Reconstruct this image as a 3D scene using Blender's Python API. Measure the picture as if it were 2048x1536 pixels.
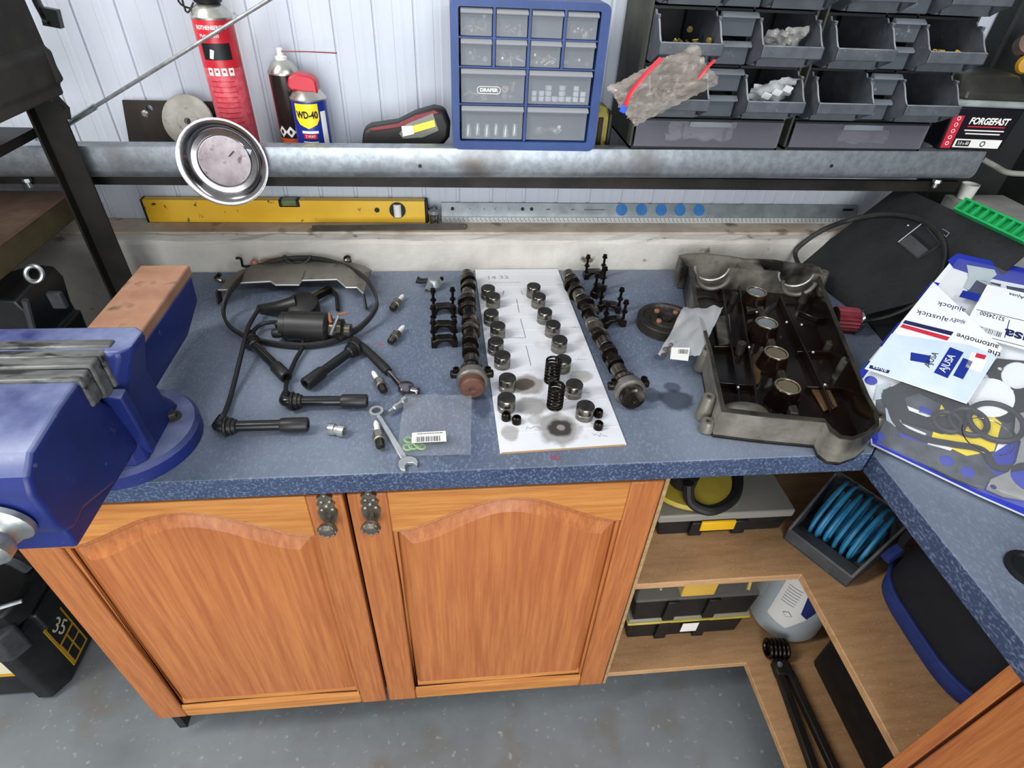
import bpy, bmesh, math, random
from mathutils import Vector, Matrix, Euler
PI = math.pi
random.seed(7)
for o in list(bpy.data.objects): bpy.data.objects.remove(o)
scene = bpy.context.scene
COL = scene.collection

# ---------------------------------------------------------------- camera
cam_data = bpy.data.cameras.new('camera')
cam = bpy.data.objects.new('camera', cam_data); COL.objects.link(cam)
cam_data.sensor_fit = 'HORIZONTAL'; cam_data.sensor_width = 36.0; cam_data.lens = 20.2040
cam_data.clip_start = 0.02
_r, _u, _f = Vector((0.9947,-0.0931,0.0425)), Vector((0.0255,0.6279,0.7779)), Vector((0.0991,0.7727,-0.6269))
_m = Matrix((_r, _u, -_f)).transposed().to_4x4(); _m.translation = Vector((0.1696,-0.5659,1.5163))
cam.matrix_world = _m
scene.camera = cam

# ---------------------------------------------------------------- light and exposure
world = bpy.data.worlds.new('world'); scene.world = world; world.use_nodes = True
world.node_tree.nodes['Background'].inputs[0].default_value = (0.92, 0.96, 1.0, 1)
world.node_tree.nodes['Background'].inputs[1].default_value = 0.5
def area(name, loc, target, sx, sy, watts, col=(1, 1, 1)):
    d = bpy.data.lights.new(name, 'AREA'); d.shape = 'RECTANGLE'; d.size = sx; d.size_y = sy
    d.energy = watts; d.color = col
    o = bpy.data.objects.new(name, d); COL.objects.link(o); o.location = loc
    o.rotation_euler = (Vector(target) - Vector(loc)).to_track_quat('-Z', 'Y').to_euler()
    return o
area('unseen_overhead_light', (-1.15, -0.25, 2.35), (-0.1, 0.3, 0.9), 0.25, 1.2, 27, (1.0, 0.985, 0.96))
area('unseen_overhead_light', (1.0, -0.9, 2.45), (0.6, 0.1, 0.9), 1.3, 0.22, 12, (0.95, 0.98, 1.0))  # added fill lamp over the right side, no fitting built
area('doorway_fill_light', (0.0, -3.4, 1.35), (0.2, 0.3, 1.0), 2.6, 2.2, 105, (0.95, 0.975, 1.0))  # added fill from behind the camera, standing in for unseen doorway daylight
vs = scene.view_settings
vs.view_transform = 'Standard'; vs.look = 'None'; vs.exposure = 0.25; vs.gamma = 1.0
vs.use_curve_mapping = False

# ---------------------------------------------------------------- materials
def lin(h):
    h = h.lstrip('#'); c = [int(h[i:i+2], 16)/255 for i in (0, 2, 4)]
    return tuple(x/12.92 if x <= .04045 else ((x+.055)/1.055)**2.4 for x in c) + (1,)
MATS = {}
def M(name, c1, c2=None, scale=8, rough=.5, metal=0, bump=0, bscale=None, stretch=(1, 1, 1), lo=.35, hi=.65,
      c3=None, s3=60, lo3=.6, hi3=.7, spec=.5, coat=0, alpha=1, trans=0, emit=0, rough2=None, detail=6, ior=1.45, dust=None, dlo=.45, dhi=.9, dscale=9, dn=(.25, .75)):
    m = bpy.data.materials.new(name); m.use_nodes = True; nt = m.node_tree; b = nt.nodes['Principled BSDF']
    L = nt.links.new
    b.inputs['Roughness'].default_value = rough; b.inputs['Metallic'].default_value = metal
    b.inputs['Specular IOR Level'].default_value = spec; b.inputs['Coat Weight'].default_value = coat
    b.inputs['Alpha'].default_value = alpha; b.inputs['Transmission Weight'].default_value = trans
    b.inputs['IOR'].default_value = ior
    b.inputs['Base Color'].default_value = lin(c1)
    if emit:
        b.inputs['Emission Color'].default_value = lin(c1); b.inputs['Emission Strength'].default_value = emit
    if c2 or bump or c3 or dust:
        tc = nt.nodes.new('ShaderNodeTexCoord'); mp = nt.nodes.new('ShaderNodeMapping')
        mp.inputs['Scale'].default_value = stretch; L(tc.outputs['Object'], mp.inputs[0])
    col = None
    if c2:
        n = nt.nodes.new('ShaderNodeTexNoise'); n.inputs['Scale'].default_value = scale; n.inputs['Detail'].default_value = detail
        n.inputs['Roughness'].default_value = .6
        L(mp.outputs[0], n.inputs['Vector'])
        r = nt.nodes.new('ShaderNodeValToRGB'); r.color_ramp.elements[0].position = lo; r.color_ramp.elements[1].position = hi
        r.color_ramp.elements[0].color = lin(c1); r.color_ramp.elements[1].color = lin(c2)
        L(n.outputs['Fac'], r.inputs[0]); col = r.outputs[0]
        if rough2 is not None:
            mr = nt.nodes.new('ShaderNodeMapRange'); mr.inputs[1].default_value = lo; mr.inputs[2].default_value = hi
            mr.inputs[3].default_value = rough; mr.inputs[4].default_value = rough2
            L(n.outputs['Fac'], mr.inputs[0]); L(mr.outputs[0], b.inputs['Roughness'])
    if c3:
        n3 = nt.nodes.new('ShaderNodeTexNoise'); n3.inputs['Scale'].default_value = s3; n3.inputs['Detail'].default_value = 3
        L(mp.outputs[0], n3.inputs['Vector'])
        r3 = nt.nodes.new('ShaderNodeValToRGB'); r3.color_ramp.elements[0].position = lo3; r3.color_ramp.elements[1].position = hi3
        r3.color_ramp.elements[0].color = (0, 0, 0, 1); r3.color_ramp.elements[1].color = (1, 1, 1, 1)
        L(n3.outputs['Fac'], r3.inputs[0])
        mx = nt.nodes.new('ShaderNodeMix'); mx.data_type = 'RGBA'
        L(r3.outputs[0], mx.inputs[0])
        if col: L(col, mx.inputs[6])
        else: mx.inputs[6].default_value = lin(c1)
        mx.inputs[7].default_value = lin(c3); col = mx.outputs[2]
    if dust:
        # settled dust: lies on faces that look up, patchy
        ge = nt.nodes.new('ShaderNodeNewGeometry'); sx = nt.nodes.new('ShaderNodeSeparateXYZ'); L(ge.outputs['True Normal'], sx.inputs[0])
        m1 = nt.nodes.new('ShaderNodeMapRange'); m1.inputs[1].default_value = dlo; m1.inputs[2].default_value = dhi; L(sx.outputs['Z'], m1.inputs[0])
        nd = nt.nodes.new('ShaderNodeTexNoise'); nd.inputs['Scale'].default_value = dscale; nd.inputs['Detail'].default_value = 5; L(mp.outputs[0], nd.inputs['Vector'])
        m2 = nt.nodes.new('ShaderNodeMapRange'); m2.inputs[1].default_value = dn[0]; m2.inputs[2].default_value = dn[1]; L(nd.outputs['Fac'], m2.inputs[0])
        mm = nt.nodes.new('ShaderNodeMath'); mm.operation = 'MULTIPLY'; L(m1.outputs[0], mm.inputs[0]); L(m2.outputs[0], mm.inputs[1])
        mx = nt.nodes.new('ShaderNodeMix'); mx.data_type = 'RGBA'; L(mm.outputs[0], mx.inputs[0])
        if col: L(col, mx.inputs[6])
        else: mx.inputs[6].default_value = lin(c1)
        mx.inputs[7].default_value = lin(dust); col = mx.outputs[2]
    if col: L(col, b.inputs['Base Color'])
    if bump:
        nb = nt.nodes.new('ShaderNodeTexNoise'); nb.inputs['Scale'].default_value = bscale or scale*2; nb.inputs['Detail'].default_value = 4
        L(mp.outputs[0], nb.inputs['Vector'])
        bm_ = nt.nodes.new('ShaderNodeBump'); bm_.inputs['Strength'].default_value = bump; bm_.inputs['Distance'].default_value = .004
        L(nb.outputs['Fac'], bm_.inputs['Height']); L(bm_.outputs[0], b.inputs['Normal'])
    MATS[name] = m
    return m
def film(name, col, fac, rough=.25):
    # clear plastic film / sheet: part see-through, part glossy haze
    m = bpy.data.materials.new(name); m.use_nodes = True; nt = m.node_tree; b = nt.nodes['Principled BSDF']; L = nt.links.new
    b.inputs['Base Color'].default_value = lin(col); b.inputs['Roughness'].default_value = rough
    t = nt.nodes.new('ShaderNodeBsdfTransparent'); mx = nt.nodes.new('ShaderNodeMixShader')
    mx.inputs[0].default_value = fac
    L(t.outputs[0], mx.inputs[1]); L(b.outputs[0], mx.inputs[2]); L(mx.outputs[0], nt.nodes['Material Output'].inputs[0])
    MATS[name] = m
    return m

# ---------------------------------------------------------------- mesh helpers
def frame(axis, ref=None):
    w = Vector(axis).normalized()
    r = Vector(ref) if ref is not None else (Vector((0, 0, 1)) if abs(w.z) < .9 else Vector((1, 0, 0)))
    u = r.cross(w).normalized(); v = w.cross(u)
    return u, v, w
class MB:
    def __init__(s): s.v = []; s.f = []
    def add(s, vs, fs):
        o = len(s.v); s.v += [tuple(p) for p in vs]; s.f += [tuple(i+o for i in f) for f in fs]; return s
    def bx(s, x0, x1, y0, y1, z0, z1):
        return s.add([(x0,y0,z0),(x1,y0,z0),(x1,y1,z0),(x0,y1,z0),(x0,y0,z1),(x1,y0,z1),(x1,y1,z1),(x0,y1,z1)],
                     [(3,2,1,0),(4,5,6,7),(0,1,5,4),(1,2,6,5),(2,3,7,6),(3,0,4,7)])
    def box(s, c, sz, rot=(0, 0, 0)):
        R = Euler(rot).to_matrix(); c = Vector(c); a, b, d = sz[0]/2, sz[1]/2, sz[2]/2
        vs = [c + R @ Vector((i*a, j*b, k*d)) for k in (-1, 1) for i, j in ((-1,-1),(1,-1),(1,1),(-1,1))]
        return s.add(vs, [(3,2,1,0),(4,5,6,7),(0,1,5,4),(1,2,6,5),(2,3,7,6),(3,0,4,7)])
    def bar(s, p0, p1, w, h, ref=None):
        p0 = Vector(p0); p1 = Vector(p1); u, v, _ = frame(p1-p0, ref); a, b = u*w/2, v*h/2
        vs = [p + i*a + j*b for p in (p0, p1) for i, j in ((-1,-1),(1,-1),(1,1),(-1,1))]
        return s.add(vs, [(3,2,1,0),(4,5,6,7),(0,1,5,4),(1,2,6,5),(2,3,7,6),(3,0,4,7)])
    def lathe(s, prof, p=(0, 0, 0), axis=(0, 0, 1), n=24, ref=None, a0=0, a1=2*PI):
        u, v, w = frame(axis, ref); p = Vector(p); full = abs(a1-a0-2*PI) < 1e-6; k = n if full else n+1
        o = len(s.v)
        for r, h in prof:
            for i in range(k):
                a = a0 + (a1-a0)*i/n
                s.v.append(tuple(p + w*h + (u*math.cos(a) + v*math.sin(a))*r))
        for j in range(len(prof)-1):
            for i in range(n):
                i2 = (i+1) % k
                s.f.append((o+j*k+i, o+j*k+i2, o+(j+1)*k+i2, o+(j+1)*k+i))
        if full:
            if prof[0][0] > 1e-5: s.f.append(tuple(o+i for i in reversed(range(k))))
            if prof[-1][0] > 1e-5: s.f.append(tuple(o+(len(prof)-1)*k+i for i in range(k)))
        return s
    def cyl(s, p0, p1, r0, r1=None, n=16):
        p0 = Vector(p0); p1 = Vector(p1)
        return s.lathe([(r0, 0), (r0 if r1 is None else r1, (p1-p0).length)], p0, p1-p0, n)
    def tube(s, pts, r, n=8, closed=False, flat=None):
        pts = [Vector(p) for p in pts]; m = len(pts); o = len(s.v); up = None
        for i, p in enumerate(pts):
            if closed: d = pts[(i+1) % m] - pts[i-1]
            else: d = pts[min(i+1, m-1)] - pts[max(i-1, 0)]
            if d.length < 1e-9: d = Vector((0, 0, 1))
            if up is None: u, v, w = frame(d); up = v
            w = d.normalized(); u = up.cross(w)
            u = u.normalized() if u.length > 1e-6 else frame(d)[0]
            v = w.cross(u); up = v
            rr = r[i] if isinstance(r, (list, tuple)) else r
            for k in range(n):
                a = 2*PI*k/n; ca, sa = math.cos(a), math.sin(a)
                s.v.append(tuple(p + u*ca*rr*(flat[0] if flat else 1) + v*sa*rr*(flat[1] if flat else 1)))
        for i in range(m if closed else m-1):
            i2 = (i+1) % m
            for k in range(n):
                k2 = (k+1) % n
                s.f.append((o+i*n+k, o+i*n+k2, o+i2*n+k2, o+i2*n+k))
        if not closed:
            s.f.append(tuple(o+k for k in reversed(range(n)))); s.f.append(tuple(o+(m-1)*n+k for k in range(n)))
        return s
    def prism(s, poly, d0, d1, O=(0, 0, 0), U=(1, 0, 0), V=(0, 1, 0)):
        # polygon (u,v) extruded from d0 to d1 along U x V
        O, U, V = Vector(O), Vector(U), Vector(V); W = U.cross(V).normalized(); k = len(poly)
        A = sum(poly[i][0]*poly[(i+1) % k][1] - poly[(i+1) % k][0]*poly[i][1] for i in range(k))
        if A < 0: poly = list(reversed(poly))
        vs = [O + U*a + V*b + W*d for d in (d0, d1) for a, b in poly]
        return s.add(vs, [tuple(reversed(range(k))), tuple(range(k, 2*k))] + [(i, (i+1) % k, (i+1) % k + k, i+k) for i in range(k)])
    def ball(s, c, r, n=14, m=9, sc=(1, 1, 1)):
        c = Vector(c); o = len(s.v)
        for j in range(m+1):
            t = PI*j/m
            for i in range(n):
                a = 2*PI*i/n
                s.v.append((c.x + r*sc[0]*math.sin(t)*math.cos(a), c.y + r*sc[1]*math.sin(t)*math.sin(a), c.z - r*sc[2]*math.cos(t)))
        for j in range(m):
            for i in range(n):
                s.f.append((o+j*n+i, o+j*n+(i+1) % n, o+(j+1)*n+(i+1) % n, o+(j+1)*n+i))
        return s
    def torus(s, c, R_, r, axis=(0, 0, 1), n=28, k=10, flat=None):
        u, v, w = frame(axis); c = Vector(c)
        return s.tube([c + (u*math.cos(2*PI*i/n) + v*math.sin(2*PI*i/n))*R_ for i in range(n)], r, k, True, flat)
    def quad(s, a, b, c, d): return s.add([a, b, c, d], [(0, 1, 2, 3)])
    def mesh(s, name, smooth=35):
        me = bpy.data.meshes.new(name); me.from_pydata(s.v, [], s.f); me.validate()
        bm = bmesh.new(); bm.from_mesh(me); bmesh.ops.remove_doubles(bm, verts=bm.verts, dist=1e-6); bm.to_mesh(me); bm.free()
        if smooth:
            me.polygons.foreach_set('use_smooth', [True]*len(me.polygons)); me.set_sharp_from_angle(angle=math.radians(smooth))
        me.update(); return me
    def build(s, name, mat, parent=None, loc=None, bevel=0, smooth=35, rot=None, world=False, seg=2):
        me = s.mesh(name, smooth); o = bpy.data.objects.new(name, me); COL.objects.link(o)
        me.materials.append(MATS[mat] if isinstance(mat, str) else mat)
        if parent is not None: o.parent = parent
        if world and parent is not None:
            p = parent; off = Vector((0, 0, 0))
            while p is not None: off += p.location; p = p.parent
            me.transform(Matrix.Translation(-off))
        elif loc is None and parent is None and s.v:
            lo = [min(v[i] for v in s.v) for i in range(3)]; hi = [max(v[i] for v in s.v) for i in range(3)]
            c = Vector(((lo[0]+hi[0])/2, (lo[1]+hi[1])/2, lo[2])); me.transform(Matrix.Translation(-c)); o.location = c
        if loc is not None: o.location = loc
        if rot is not None: o.rotation_euler = rot
        if bevel:
            md = o.modifiers.new('bevel', 'BEVEL'); md.width = bevel; md.segments = seg; md.limit_method = 'ANGLE'; md.angle_limit = math.radians(40)
        return o
def thing(name, label, cat, loc=(0, 0, 0), rotz=0, group=None, rot=None):
    o = bpy.data.objects.new(name, None); COL.objects.link(o); o.empty_display_size = .05
    o.location = loc; o.rotation_euler = rot if rot else (0, 0, rotz)
    return tag(o, label, cat, group)
def tag(o, label, cat, group=None):
    o['label'] = label; o['category'] = cat
    if group: o['group'] = group
    return o
def struct(o, label=None, cat=None):
    o['kind'] = 'structure'
    if label: o['label'] = label
    if cat: o['category'] = cat
    return o
def copy_thing(root, loc, rotz=None, label=None, rot=None):
    r = root.copy(); COL.objects.link(r); r.location = loc
    if rot is not None: r.rotation_euler = rot
    elif rotz is not None: r.rotation_euler = (0, 0, rotz)
    if label: r['label'] = label
    def rec(src, dst):
        for ch in list(src.children):
            c = ch.copy(); COL.objects.link(c); c.parent = dst; rec(ch, c)
    rec(root, r)
    return r
def mesh_of(ob, name):
    dg = bpy.context.evaluated_depsgraph_get()
    me = bpy.data.meshes.new_from_object(ob.evaluated_get(dg)); me.name = name
    return me
def plate(name, loops, thick, mat, parent=None, matrix=None, bevel=0):
    # flat plate with holes: closed 2D loops filled, with thickness
    cu = bpy.data.curves.new(name, 'CURVE'); cu.dimensions = '2D'; cu.fill_mode = 'BOTH'; cu.extrude = thick/2
    for lp in loops:
        sp = cu.splines.new('POLY'); sp.points.add(len(lp)-1); sp.use_cyclic_u = True
        for i, p in enumerate(lp): sp.points[i].co = (p[0], p[1], 0, 1)
    ob = bpy.data.objects.new(name+'_tmp', cu); COL.objects.link(ob)
    bpy.context.view_layer.update(); me = mesh_of(ob, name)
    bpy.data.objects.remove(ob); bpy.data.curves.remove(cu)
    me.transform(Matrix.Translation((0, 0, thick/2)))
    if matrix is not None: me.transform(matrix)
    me.materials.clear(); me.materials.append(MATS[mat])
    o = bpy.data.objects.new(name, me); COL.objects.link(o)
    if parent is not None: o.parent = parent
    return o
def text(body, size, mat, parent, matrix, name='lettering', width=None, shear=0, bold=0, extrude=.0002):
    cu = bpy.data.curves.new(name, 'FONT'); cu.body = body; cu.size = size; cu.align_x = 'CENTER'; cu.align_y = 'CENTER'
    cu.extrude = extrude; cu.resolution_u = 3; cu.shear = shear; cu.offset = bold
    ob = bpy.data.objects.new(name+'_tmp', cu); COL.objects.link(ob)
    bpy.context.view_layer.update(); me = mesh_of(ob, name)
    bpy.data.objects.remove(ob); bpy.data.curves.remove(cu)
    if width and len(me.vertices):
        xs = [v.co.x for v in me.vertices]; k = width/max(1e-6, max(xs)-min(xs)); me.transform(Matrix.Diagonal((k, 1, 1, 1)))
    me.transform(matrix); me.materials.clear(); me.materials.append(MATS[mat])
    o = bpy.data.objects.new(name, me); COL.objects.link(o); o.parent = parent
    return o
def mat4(O, U, V):
    U = Vector(U).normalized(); V = Vector(V); V = (V - U*V.dot(U)).normalized(); W = U.cross(V)
    m = Matrix((U, V, W)).transposed().to_4x4(); m.translation = Vector(O); return m
def circ(cx, cy, r, n=20, ry=None, a0=0):
    return [(cx + r*math.cos(a0+2*PI*i/n), cy + (ry or r)*math.sin(a0+2*PI*i/n)) for i in range(n)]
def smooth_path(pts, k=6, closed=False):
    # Catmull-Rom through the given points
    P = [Vector(p) for p in pts]; m = len(P); out = []
    for i in range(m if closed else m-1):
        a = P[i-1] if (closed or i > 0) else P[0]; b = P[i]; c = P[(i+1) % m]; d = P[(i+2) % m] if (closed or i+2 < m) else P[-1]
        for j in range(k):
            t = j/k
            out.append(.5*((2*b) + (c-a)*t + (2*a-5*b+4*c-d)*t*t + (3*b-a-3*c+d)*t**3))
    if not closed: out.append(P[-1])
    return out


# ---------------------------------------------------------------- the material list
M('cladding', '#bfc5cd', '#b5bbc6', scale=3, rough=.5, c3='#8f8b88', s3=34, lo3=.72, hi3=.80)
M('concrete', '#cfccc4', '#b2ada4', scale=5, rough=.9, bump=.4, bscale=60, c3='#6a5a4c', s3=22, lo3=.66, hi3=.74)
M('concrete_top', '#a08e7e', '#c3b9aa', scale=9, rough=.95, bump=.4, bscale=50, c3='#6d5a4b', s3=18, lo3=.6, hi3=.72)
M('floor_paint', '#6c7275', '#81878a', scale=3, rough=.5, c3='#706c67', s3=8, lo3=.54, hi3=.76, rough2=.62, dust='#a7acae', dscale=60, dn=(.62, .80))
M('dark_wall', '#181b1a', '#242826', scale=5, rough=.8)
M('galvanised', '#8b9196', '#a4abb1', scale=80, rough=.40, metal=.7, c3='#6f6a66', s3=6, lo3=.6, hi3=.75)
M('laminate', '#293650', '#354460', scale=6, rough=.5, c3='#66758f', s3=300, lo3=.50, hi3=.72, stretch=(1, .55, 1), rough2=.62, dust='#858e9b', dscale=4.0, dn=(.18, .88))
M('oak_v', '#9c5a30', '#b3703c', scale=9, rough=.45, stretch=(22, 22, 1.0), bump=.12, bscale=30)
M('oak_h', '#ab6a30', '#c58745', scale=7, rough=.45, stretch=(1.0, 16, 16), bump=.12, bscale=30)
M('oak_panel', '#9f5a2f', '#b8733f', scale=6, rough=.42, stretch=(20, 20, .8), bump=.08, bscale=30)
M('oak_y', '#b5692f', '#d08c48', scale=9, rough=.45, stretch=(9, .7, 9), bump=.12, bscale=30)
M('chipboard_edge', '#a98b64', '#8f744f', scale=90, rough=.8)
M('board_top', '#bb9268', '#a57d55', scale=10, rough=.6, stretch=(1, 6, 6), c3='#cfb490', s3=160, lo3=.62, hi3=.7)
M('dark_board', '#1f1f1f', '#2c2a27', scale=6, rough=.7)
M('pewter', '#6b675e', '#908b7f', scale=90, rough=.33, metal=.8)
M('black_steel', '#151412', '#2b2622', scale=12, rough=.55, metal=.3)
M('shelf_top', '#8d6f5c', '#74594a', scale=20, rough=.8)
M('shelf_edge', '#5a4f34', '#453d2c', scale=14, rough=.85)

# ---------------------------------------------------------------- the room
TOPZ = .9; XR = .8075
b = MB().bx(-2.2, 2.2, -2.4, 1.0, -.05, 0); struct(b.build('floor', 'floor_paint', smooth=0), 'grey painted concrete floor with scuffs and rusty stains', 'floor')
# profiled white cladding sheet: flat pans with narrow pressed ribs
WY = .704; prof = []; x = -1.9; i = 0
while x < 1.5:
    d = .0028 if i % 2 == 0 else .0005; w = .006 if i % 2 == 0 else .012
    prof += [(x, WY), (x+.001, WY+d), (x+w, WY+d), (x+w+.003, WY-.0005), (x+w+.010, WY)]
    x += .0372; i += 1
m = MB(); n = len(prof)
m.add([(a, c, .9) for a, c in prof] + [(a, c, 2.6) for a, c in prof], [(k, k+1, n+k+1, n+k) for k in range(n-1)])
m.bx(-1.9, 1.5, WY+.02, WY+.03, .9, 2.6)
struct(m.build('wall_back', 'cladding', smooth=0), 'white ribbed metal cladding on the back wall', 'wall')
# concrete upstand with a chamfered, worn top
m = MB(); pr = [(.605, 0), (.605, .962), (.612, .969), (.628, .974), (.75, .977), (.75, 0)]
xs = [-1.9 + .05*k for k in range(69)]; vs = []; fs = []
for k, xx in enumerate(xs):
    for q, (yy, zz) in enumerate(pr):
        j = .0025 if q in (1, 2, 3) else 0
        vs.append((xx, yy + random.uniform(-j, j), zz + random.uniform(-j, j)))
for k in range(len(xs)-1):
    for q in range(len(pr)): fs.append((k*6+q, (k+1)*6+q, (k+1)*6+(q+1) % 6, k*6+(q+1) % 6))
m.add(vs, fs); up_ = m.build('wall_lower', 'concrete', smooth=0); struct(up_, 'rough pale concrete upstand behind the worktop', 'wall')
m = MB(); m.bx(-1.9, 1.5, .632, .703, .972, .9785); struct(m.build('trim_1', 'concrete_top', smooth=0), 'dusty brown mortar ledge on top of the concrete upstand', 'ledge')
m = MB().bx(1.47, 1.52, -1.6, .75, 0, 2.6); struct(m.build('wall_right', 'dark_wall', smooth=0), 'dark charcoal wall at the right', 'wall')
m = MB().bx(1.275, 1.47, .67, .70, .978, 2.6).bx(1.272, 1.284, .655, .70, .978, 2.6)
struct(m.build('trim_2', 'dark_wall', bevel=.003), 'black steel corner column right of the cladding', 'column')

# ---------------------------------------------------------------- galvanised sheeting rail (open channel, things stand in it)
def rz(x): return 1.1868 + .0085*x
RY = .53
pr = [(.553, -.010), (.553, 0), (.5355, 0), (.531, -.0015), (.5295, -.006), (.5295, -.043), (.532, -.051), (.538, -.057), (.546, -.060), (.69, -.060), (.69, -.058), (.546, -.058), (.5335, -.045), (.5335, -.006), (.5365, -.0025), (.551, -.0025), (.551, -.010)]
m = MB(); vs = []
for xx in (-1.5, 1.245): vs += [(xx, y, rz(xx)+z) for y, z in pr]
k = len(pr); m.add(vs, [(i, (i+1) % k, (i+1) % k + k, i+k) for i in range(k)] + [tuple(range(k)), tuple(reversed(range(k, 2*k)))])
rail = thing('steel_rail', 'galvanised steel channel rail running along the white cladding, holding cans and drawers', 'rail', (0, .6, 1.12))
m.build('channel', 'galvanised', rail, world=True)
m = MB().bx(-1.5, 1.245, .556, .566, 1.105, 1.1265)
m.build('dark_bar', 'black_steel', rail, world=True)  # plain dark bar just below the channel
M('zinc', '#9aa0a2', '#c9cdcc', scale=30, rough=.35, metal=.9)
def bolt(parent, p, r=.008):
    m = MB().lathe([(r*.5, .016), (r*.5, .006)], (0, 0, 0), (0, 0, -1), 12).lathe([(r, 0), (r*1.05, -.006)], (0, 0, -.002), (0, 0, 1), 6).lathe([(r*.6, -.018), (r*.6, -.008), (r*.3, -.02)], (0, 0, 0), (0, 0, 1), 12)
    m.build('bolt', 'zinc', parent, loc=Vector(p) - parent.location)
bolt(rail, (1.1826, .545, rz(1.15)-.060)); bolt(rail, (-0.5871, .545, rz(-.6)-.060), .007)
for px, dz in ((0.1158, -.033), (0.9251, -.03)):
    MB().cyl((px, .5300, rz(px)+dz), (px, .5285, rz(px)+dz), .0035, n=10).build('screw_hole', 'black_steel', rail, world=True)

# ---------------------------------------------------------------- worktops
MATS['laminate_oiled'] = MATS['laminate'].copy()
def worktop(name, poly, label, mat='laminate'):
    m = MB().prism(poly, TOPZ-.0385, TOPZ)
    o = m.build(name, mat, bevel=.0018); tag(o, label, 'worktop'); return o
worktop('worktop', [(-.405, 0), (XR, 0), (XR+.602, .602), (-.405, .602)], 'long speckled blue laminate worktop along the back wall, covered in engine parts', 'laminate_oiled')
worktop('worktop', [(XR+.0006, -.0006), (XR+.0006, -1.1), (XR+.602, -1.1), (XR+.602, .600)], 'speckled blue laminate worktop turning towards the viewer at the right')

# ---------------------------------------------------------------- base cabinet with two cathedral doors
cab = thing('base_cabinet', 'two-door orange oak base cabinet with arched panels under the worktop', 'cabinet', (0, .3, 0))
MB().bx(-.497, -.480, .046, .483, 0, .861).build('side_panel', 'dark_board', cab, world=True)
MB().bx(.4825, .5065, .041, .483, .119, .861).bx(.5000, .5065, .021, .041, .119, .861).build('side_panel', 'chipboard_edge', cab, world=True)
MB().bx(-.480, .4825, .05, .483, .119, .137).build('bottom_panel', 'dark_board', cab, world=True)
MB().bx(-.480, .4825, .475, .483, .137, .861).build('back_panel', 'dark_board', cab, world=True)
MB().bx(-.480, .4825, .042, .055, .835, .861).build('top_stretcher', 'oak_h', cab, world=True)
def arch(t): return .738 + .071*(.5 - .5*math.cos(2*PI*t))**.85
def door(x0, x1, y, parent, knob_x):
    # local arched panel first: the door itself; frame pieces and handle hang on it
    z0, z1 = .119, .834; L, R_ = x0+.060, x1-.055; N = 28
    outer = [(L, .168), (R_, .168)] + [(R_-(R_-L)*k/N, arch(k/N)) for k in range(N+1)]
    li, ri = L+.030, R_-.030
    inner = [(li, .200), (ri, .200)] + [(ri-(ri-li)*k/N, arch(k/N)-.034) for k in range(N+1)]
    m = MB(); n = len(outer)
    vs = [(a, y+.014, c) for a, c in outer] + [(a, y+.0135, c) for a, c in [(p[0]*.985+(li+ri)/2*.015, p[1]*.985+.45*.015) for p in outer]] + [(a, y+.001, c) for a, c in inner] + [(a, y+.018, c) for a, c in outer]
    fs = []
    for q in range(2): fs += [(q*n+k, q*n+(k+1) % n, (q+1)*n+(k+1) % n, (q+1)*n+k) for k in range(n)]
    fs += [tuple(range(2*n, 3*n)), tuple(reversed(range(3*n, 4*n)))] + [(3*n+k, 3*n+(k+1) % n, (k+1) % n, k) for k in range(n)]
    m.add(vs, fs); d = m.build('door', 'oak_panel', parent, world=True, smooth=0); d['label'] = 'arched raised panel oak door'
    MB().bx(x0, L, y, y+.02, z0, z1).build('stile', 'oak_v', d, world=True, bevel=.003)
    MB().bx(R_, x1, y, y+.02, z0, z1).build('stile', 'oak_v', d, world=True, bevel=.003)
    MB().bx(L, R_, y+.0005, y+.02, z0, .158).build('bottom_rail', 'oak_h', d, world=True, bevel=.004)
    poly = [(L, z1), (R_, z1)] + [(R_-(R_-L)*k/N, arch(k/N)) for k in range(N+1)]
    MB().prism(poly, -(y+.02), -(y+.0005), U=(1, 0, 0), V=(0, 0, 1)).build('top_rail', 'oak_h', d, world=True, smooth=20, bevel=.002)
    MB().prism([(y+.0005, .157), (y+.0125, .192), (y+.016, .192), (y+.016, .157)], L+.002, R_-.002, U=(0, 1, 0), V=(0, 0, 1)).build('bottom_moulding', 'oak_h', d, world=True)
    # moulding bead round the panel
    bead = [(a, y+.003, c) for a, c in outer]
    cx, cz = (L+R_)/2, .45
    bead = [Vector((p[0]+(.004 if p[0] < cx else -.004), p[1]+.004, p[2]+(.004 if p[2] < cz else -.004))) for p in bead]
    MB().tube(bead, .0042, 6, True).build('bead_moulding', 'oak_v', d, world=True)
    # ornate pewter handle: leafy backplate and shell knob
    kx, kz = knob_x, .797
    out = [(0, .052), (.006, .040), (.012, .037), (.009, .030), (.014, .022), (.010, .014), (.015, .004), (.013, -.010), (.008, -.018), (.006, -.027), (0, -.036)]
    poly = out + [(-a, c) for a, c in reversed(out[1:-1])]
    h = MB().prism(poly, 0, .0035, O=(kx, y, kz), U=(1, 0, 0), V=(0, 0, 1))
    for a, c, r in ((0, .040, .004), (.006, .026, .005), (-.006, .026, .005), (0, .016, .006), (.008, .008, .005), (-.008, .008, .005), (0, -.028, .004)):
        h.ball((kx+a, y-.003, kz+c), r, 8, 6, (1, .6, 1))
    h.build('handle_plate', 'pewter', d, world=True)
    kn = MB().lathe([(.005, 0), (.005, .010), (.012, .014), (.0155, .021), (.012, .027), (.004, .030), (0, .0302)], (kx, y-.002, kz-.010), (0, -1, -.25), 16)
    for k in range(8):
        a = 2*PI*k/8; kn.ball((kx+.011*math.cos(a), y-.0245, kz-.015+.011*math.sin(a)), .0045, 6, 4)
    kn.build('knob', 'pewter', d, world=True)
    return d
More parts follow.
